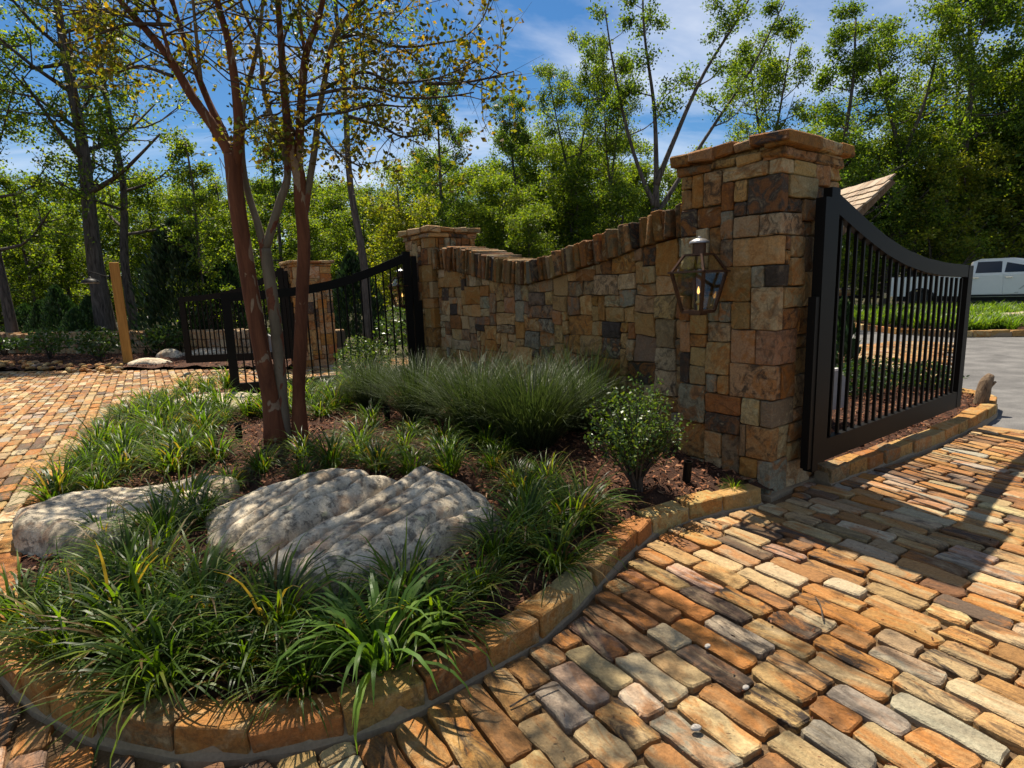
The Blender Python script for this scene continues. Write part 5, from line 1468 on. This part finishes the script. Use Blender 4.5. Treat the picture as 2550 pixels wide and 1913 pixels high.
BR = [
    ([(800, 225), (880, 186), (920, 182), (985, 206), (1060, 200), (1110, 188), (1190, 150)], [5.4, 5.1, 4.8]),
    ([(765, 240), (850, 223), (915, 220), (1000, 243), (1110, 241), (1180, 230)], [5.35, 5.0, 4.9]),
    ([(760, 305), (790, 287), (850, 281), (930, 262), (1010, 266), (1100, 262)], [5.35, 5.2, 5.2]),
    ([(870, 290), (950, 315), (1000, 340), (1060, 335)], [5.3, 5.1]),
    ([(835, 100), (900, 85), (960, 110), (1020, 117), (1090, 108), (1150, 95), (1200, 50), (1225, -20)], [5.4, 5.5, 5.6]),
    ([(1060, 208), (1130, 208), (1200, 198), (1280, 178)], [4.9, 4.8]),
    ([(890, 20), (960, -40), (1060, -90), (1180, -120)], [5.3, 5.2]),
    ([(880, 0), (980, -110), (1100, -200)], [5.2, 4.7]),
    ([(425, 62), (330, 60), (280, 72), (225, 95), (160, 110)], [5.2, 5.0]),
    ([(380, 90), (300, 30), (240, 25), (150, 40)], [5.2, 5.4]),
    ([(430, 190), (350, 165), (290, 180), (240, 165)], [5.2, 5.5]),
    ([(600, 330), (650, 290), (690, 285), (720, 262)], [5.3, 5.0]),
    ([(715, 300), (735, 335), (700, 345), (655, 330)], [5.3, 5.6]),
    ([(740, 210), (700, 150), (720, 60), (760, 0)], [5.3, 4.9]),
    ([(985, -180), (1080, -300), (1180, -420), (1300, -560)], [5.2, 5.0, 4.8]),
    ([(985, -190), (1100, -260), (1230, -300), (1380, -330)], [5.2, 4.7]),
    ([(880, -290), (960, -420), (1060, -560)], [5.0, 4.6]),
    ([(1000, -120), (1120, -190), (1260, -200), (1360, -180)], [5.2, 4.4]),
    ([(672, -300), (720, -450), (800, -600)], [5.1, 4.8]),
    ([(800, 330), (830, 370), (870, 400), (905, 420)], [5.4, 5.2]),
]
mp_ = thing('crape_myrtle', 'crape myrtle with several smooth red brown stems in the bed', 'tree', (-2.2, 5.4, .2))
rng = np.random.default_rng(200); tips = []; mb = {0: MB(), 1: MB()}
sd_ = {0: 'myrtle_bark', 1: 'grey_bark'}
for i, ((P, r0, r1), kind) in enumerate(MY):
    Q = smooth_path(P, len(P) * 5); n = len(Q); rr = np.linspace(r0, r1, n) * .88 * (1 + .05 * np.array([mnoise.noise(Vector((k * .6, i * 3.1, 0))) for k in range(n)]))
    if r0 > .06: rr[:6] *= np.linspace(1.45, 1.0, 6)
    mm = MB(); mm.tube(Q, rr, 14 if r0 > .05 else 10)
    mm.build('stem', M[sd_[kind]], mp_, True)
    if r1 < .02:                                       # crown wood beyond the stems
        for j in range(9):
            t = rng.uniform(.35, 1); b = Q[int(t * (n - 1))]; a = rng.uniform(0, 6.28)
            d = unit(V(math.cos(a), math.sin(a), rng.uniform(.0, .9))); L = rng.uniform(.5, 1.3)
            tips.append((b, b + d * L, .009))
for j in range(22):                                    # crown above the picture
    c_ = V(-.55, 4.75, 6.0) + rng.normal(0, 1, 3) * V(.85, .6, .5)
    src = MY[int(rng.choice([1, 2, 3, 5, 6, 8, 9, 10]))][0][0]; b = src[-1] + (src[-2] - src[-1]) * rng.uniform(0, .6)
    mid = (b + c_) / 2 + V(0, 0, .15); Q = smooth_path([b, mid, c_], 7); mb[0].tube(Q, np.linspace(.014, .005, 7), 5, cap=False)
    for q in range(9):
        b2 = Q[int(rng.integers(2, 7))]; tips.append((b2, b2 + unit(rng.normal(0, 1, 3)) * rng.uniform(.25, .75), .005))
for px, Ys in BR:
    P, _, _ = stem(px, Ys, .014, .004); Q = smooth_path(P, len(P) * 4); n = len(Q); mb[0].tube(Q, np.linspace(.016, .005, n), 6, cap=False)
    for j in range(11):
        b = Q[int(rng.uniform(.15, .999) * n)]; d = unit(rng.normal(0, 1, 3) + V(.2, 0, .25)); tips.append((b, b + d * rng.uniform(.2, .55), .005))
tw = []
for b, e, r in tips:
    mid = (b + e) / 2 + rng.normal(0, .05, 3); Q = smooth_path([b, mid, e], 5); mb[0].tube(Q, np.linspace(r, r * .35, 5), 4, cap=False)
    L = np.linalg.norm(e - b)
    for k in range(4):
        b2 = Q[int(rng.integers(1, 5))]; e2 = b2 + unit((e - b) / L * .8 + rng.normal(0, .7, 3)) * rng.uniform(.15, .4)
        mb[0].tube(np.array([b2, e2]), [r * .35, r * .15], 3, cap=False); tw.append((b2, e2))
    tw.append((mid, e))
mb[0].build('branches', M['twig_bark'], mp_)
T = np.array(tw); n = 16500
wgt = rng.gamma(.9, 1, len(T)); wgt /= wgt.sum(); k = rng.choice(len(T), n, p=wgt); s = rng.uniform(.2, 1.1, (n, 1))
c = T[k, 0] * (1 - s) + T[k, 1] * s + rng.normal(0, .05, (n, 3))
L = rng.uniform(.034, .066, n)
pk = rng.choice(6, len(T), p=[.2, .13, .24, .27, .06, .1])[k]; mixk = rng.random(n) < .35; pk = np.where(mixk, rng.choice(6, n, p=[.2, .13, .24, .27, .06, .1]), pk)
tt = np.array(BRONZE)[pk] * rng.uniform(.75, 1.25, (n, 1)) * rng.uniform(.7, 1.3, len(T))[k][:, None]
link('crown', leaf_mesh('crown', c, L, L * .62, tt, rng, .2), M['leaf'], mp_)

# ---- tall trees at the left
def straight(x, y, h, r, lean=(0, 0), seed=0, r1=.03, z=-.05):
    k = np.random.default_rng(seed); n = 6
    return ([V(x + lean[0] * t + k.normal(0, .012) * h * t * (1 - t) * 2, y + lean[1] * t + k.normal(0, .012) * h * t * (1 - t) * 2, z + h * t) for t in np.linspace(0, 1, n)], r, r1)
q = at(262, 800, 20.5)
world_tree('oak_tree', 'big rough barked oak trunk behind the timber lamp post', 'tree', (q[0], q[1], 0), [straight(q[0], q[1], 17, .30, seed=1)], 301, n_limb=26, limb_len=3.3, t0=.30, up=.65, leaves=15000, leaf=.115, pal=LIGHT + GREEN, clump_r=.16, taper_top=.7)
q = at(335, 790, 21.5)
world_tree('oak_tree', 'thinner dark trunked oak just right of the big oak', 'tree', (q[0], q[1], 0), [straight(q[0], q[1], 14.5, .17, (.0, .2), seed=2)], 302, n_limb=22, limb_len=2.8, t0=.25, up=.6, leaves=14000, leaf=.115, pal=LIGHT + GREEN, clump_r=.16, taper_top=.7)
q = at(28, 800, 19)
world_tree('oak_tree', 'slim trunked oak at the left edge over the roadside wall', 'tree', (q[0], q[1], 0), [straight(q[0], q[1], 13, .16, (-.3, 0), seed=3)], 303, n_limb=18, limb_len=2.8, t0=.25, up=.6, leaves=11000, leaf=.115, pal=LIGHT + GREEN, clump_r=.16, taper_top=.7)
q = at(905, 690, 16.5)
world_tree('oak_tree', 'dark straight trunk rising behind the middle gate', 'tree', (q[0], q[1], 0), [straight(q[0], q[1], 11.5, .135, (-.15, 0), seed=4)], 304, n_limb=12, limb_len=2.2, t0=.55, up=.3, leaves=3800, leaf=.10, pal=GREEN, clump_r=.2)
q = at(1632, 700, 23)
f0 = V(q[0], q[1], 4.4)
stems = [([V(q[0], q[1], -.05), V(q[0] + .05, q[1], 2.4), f0], .22, .17),
         ([f0, f0 + V(-.55, .1, 1.3), f0 + V(-1.1, .2, 3.1), f0 + V(-1.6, .2, 5.4), f0 + V(-1.9, .1, 7.2)], .10, .02),
         ([f0, f0 + V(.0, 0, 1.8), f0 + V(-.1, 0, 3.8), f0 + V(-.45, .1, 6.4), f0 + V(-.5, .2, 8.8)], .12, .02),
         ([f0 + V(0, 0, .9), f0 + V(.6, -.2, 2.4), f0 + V(1.6, -.3, 4.6), f0 + V(2.9, -.4, 6.6), f0 + V(3.9, -.4, 8.4)], .11, .02),
         ([f0 - V(0, 0, .3), f0 + V(1.0, .2, 1.2), f0 + V(2.4, .4, 3.2), f0 + V(3.8, .5, 5.2), f0 + V(4.9, .5, 7.4)], .10, .02)]
world_tree('forked_tree', 'tall grey tree forking into several bare limbs above the wall', 'tree', (q[0], q[1], 0), stems, 305, n_limb=7, limb_len=1.5, t0=.35, up=.6, n_sub=5, leaves=17000, leaf=.105, pal=GREEN, clump_r=.15, bark='grey_bark' if False else 'oak_bark')

# ---- woodland trees: a few kinds, each planted many times
def proto(name, seed, **kw):
    stems = kw.pop('stems'); m, c, L, t = grow(stems, seed, **kw)
    tr = fast_mesh(name + '_trunk', np.vstack(m.v), m.f, None, True); tr.materials.append(M['oak_bark'])
    cr = leaf_mesh(name + '_crown', c, L, L * .62, t, np.random.default_rng(seed + 1)); cr.materials.append(M['leaf'])
    return tr, cr
KIND = {
    'tall': proto('tall', 401, stems=[straight(0, 0, 11.2, .17, (.4, .2), 5)], n_limb=22, limb_len=2.6, t0=.2, up=.4, leaves=21000, leaf=.105, pal=GREEN, clump_r=.16),
    'tall2': proto('tall2', 402, stems=[straight(0, 0, 6, .16, (.2, -.2), 6, .09), ([V(.2, -.2, 5.8), V(-.4, .1, 8), V(-1.0, .3, 10.6)], .09, .02), ([V(.2, -.2, 5.8), V(.9, -.3, 8), V(1.5, -.2, 11.2)], .09, .02)], n_limb=10, limb_len=2.3, t0=.22, up=.5, leaves=21000, leaf=.105, pal=GREEN + LIGHT, clump_r=.16),
    'dense': proto('dense', 403, stems=[straight(0, 0, 7.2, .13, (.1, .3), 7)], n_limb=26, limb_len=2.5, t0=.1, up=.3, leaves=25000, leaf=.105, pal=LIGHT + GREEN, clump_r=.2),
    'slim': proto('slim', 404, stems=[straight(0, 0, 8.2, .09, (-.2, .1), 8)], n_limb=20, limb_len=1.5, t0=.15, up=.6, leaves=9000, leaf=.11, pal=LIGHT + GREEN, clump_r=.13),
    'gold': proto('gold', 405, stems=[straight(0, 0, 5.6, .08, (.1, 0), 9), ([V(0, 0, .3), V(.5, .3, 2), V(.9, .4, 4.8)], .05, .015), ([V(0, 0, .3), V(-.5, -.2, 2), V(-.9, -.1, 4.6)], .05, .015)], n_limb=13, limb_len=1.7, t0=.12, up=.7, leaves=14000, leaf=.10, pal=YELLOW, clump_r=.13),
    'round': proto('round', 406, stems=[straight(0, 0, 9.0, .15, (-.3, .2), 10)], n_limb=26, limb_len=3.2, t0=.12, up=.35, leaves=30000, leaf=.11, pal=GREEN + LIGHT, clump_r=.21),
}
HGT = {'tall': 11.8, 'tall2': 12.3, 'dense': 7.9, 'slim': 8.8, 'gold': 6.3, 'round': 9.8}
def plant(kind, px, Y, h, rot, label, group=None, wid=1.0):
    q = at(px, 760, Y); s = h / HGT[kind]
    par = thing('tree', label, 'tree', (q[0], q[1], -.05), group)
    for nm, me in zip(('trunk', 'crown'), KIND[kind]):
        o = link(nm, me, None, par, (0, 0, 0)); o.scale = (s * wid, s * wid, s); o.rotation_euler = (0, 0, rot)
rng = np.random.default_rng(9)
BACK = [  # kind, px, depth, height
    ('slim', 520, 17.5, 6.6, 1.0, 'columnar light green tree behind the farthest gate'),
    ('gold', 1010, 21, 6.0, 1.0, 'yellow green tree behind the far lantern pillar, left side'),
    ('tall', 1115, 25, 10.6, .8, 'dense dark crowned tree above the far lantern pillar'),
    ('tall2', 1420, 27, 12.6, .75, 'narrow tall tree left of the forked tree'),
    ('tall', 1300, 30, 11.5, .8, 'thin crowned tree above the dip of the wall'),
    ('tall2', 1530, 26, 12.2, .6, 'slim tree close left of the forked tree'),
    ('round', 1790, 30, 8.5, 1.0, 'lower leafy tree right behind the nearest pillar cap'),
    ('tall2', 1905, 27, 13.2, .9, 'leaning tree directly above the nearest pillar cap'),
    ('tall', 2075, 29, 14.0, 1.0, 'tree above the shingled kiosk roof'),
    ('tall2', 2200, 30, 15.5, 1.0, 'tall tree right of the shingled roof'),
    ('tall', 2390, 31, 18.5, 1.0, 'large tree above the pickup truck'),
    ('tall2', 2540, 32, 20, 1.0, 'tallest tree at the right edge of the view'),
    ('gold', 2330, 29.5, 8.8, 1.2, 'bright yellow green tree behind the truck bed'),
    ('gold', 2455, 30, 7.8, 1.1, 'yellow green tree behind the truck cab'),
    ('round', 2160, 31, 9.5, .9, 'broad green tree behind the open gate'),
    ('round', 2560, 30, 11, 1.0, 'broad dark green tree beyond the truck at right edge'),
    ('dense', 2270, 30, 9.0, 1.0, 'light green tree far behind the gate top'),
    ('slim', 700, 22, 8.2, 1.1, 'slim tree seen between the crape myrtle stems'),
    ('dense', 140, 30, 8.0, 1.1, 'light green tree left of the big oak trunk'),
    ('slim', 90, 24, 7.0, 1.2, 'slender tree over the juniper row'),
    ('dense', 400, 29, 7.8, 1.0, 'light green tree right of the timber lamp post'),
]
for i, (k, px, Y, h, wid, lb) in enumerate(BACK): plant(k, px, Y, h, i * 2.1, lb, None, wid)
MASS = [('dense', -80, 27, 9), ('round', -200, 24, 11), ('dense', 0, 33, 8.5), ('dense', 230, 34, 8), ('dense', 480, 33, 8), ('round', 600, 31, 7.6), ('dense', 690, 29, 7.4), ('dense', 790, 31, 7.6),
        ('dense', 860, 28, 6.8), ('round', 950, 33, 8.0), ('dense', 1040, 30, 8.0), ('round', 1130, 33, 9.5), ('dense', 1220, 28, 7.6), ('round', 1290, 34, 11), ('dense', 1370, 29, 8.4), ('dense', 1450, 26, 7.2),
        ('round', 1500, 33, 10.5), ('dense', 1570, 29, 7.6), ('dense', 1660, 28, 7.0), ('dense', 1730, 33, 8.0), ('dense', 1850, 28, 7.4), ('dense', 1980, 29, 8.4), ('round', 2080, 32, 10), ('round', 2330, 33, 13), ('round', 2470, 33, 14), ('round', 2640, 30, 13), ('round', 2720, 31, 15), ('dense', 2420, 36, 10), ('dense', 2120, 34, 8), ('dense', 1180, 24, 5.2), ('dense', 1330, 23.5, 4.9), ('dense', 640, 25, 5.5), ('dense', 780, 24, 4.8), ('slim', 580, 26, 7), ('dense', 1080, 22.5, 5.0), ('dense', 1260, 26, 6.6), ('dense', 1420, 31, 9), ('dense', 920, 25, 5.6), ('round', 840, 35, 8.6), ('dense', 530, 29, 7), ('dense', 320, 31, 7.5), ('round', 60, 36, 9), ('dense', 180, 27, 6.2), ('dense', 1540, 24, 5.6)]
for i, (k, px, Y, h) in enumerate(MASS):
    plant(k, px, Y, h, i * 1.7 + .5, 'leafy woodland tree merging with others in the backdrop', 'woodland backdrop trees', 1.1)
# the wood farther off, one mass
rng = np.random.default_rng(500); n = 95000
a = np.radians(rng.uniform(-58, 58, n)); R = rng.uniform(37, 56, n); x = np.sin(a) * R; y = np.cos(a) * R
hh = np.array([7.5 + 2.5 * mnoise.noise(Vector((q * 9, 0, 0))) + 1.3 * mnoise.noise(Vector((q * 30, 3, 0))) for q in a])
z = rng.uniform(0, 1, n) ** .8 * hh
c = np.column_stack([x, y, z]); L = rng.uniform(.16, .34, n)
lump = np.array([mnoise.noise(Vector((p_[0] * .35, p_[1] * .35, p_[2] * .5))) for p_ in c])
keep = lump > -.18; c, L = c[keep], L[keep]
stuff(link('woodland', leaf_mesh('woodland', c, L, L * .7, pal_tint(LIGHT + GREEN, len(c), rng), rng), M['leaf']), 'distant leafy wood behind everything', 'woodland')
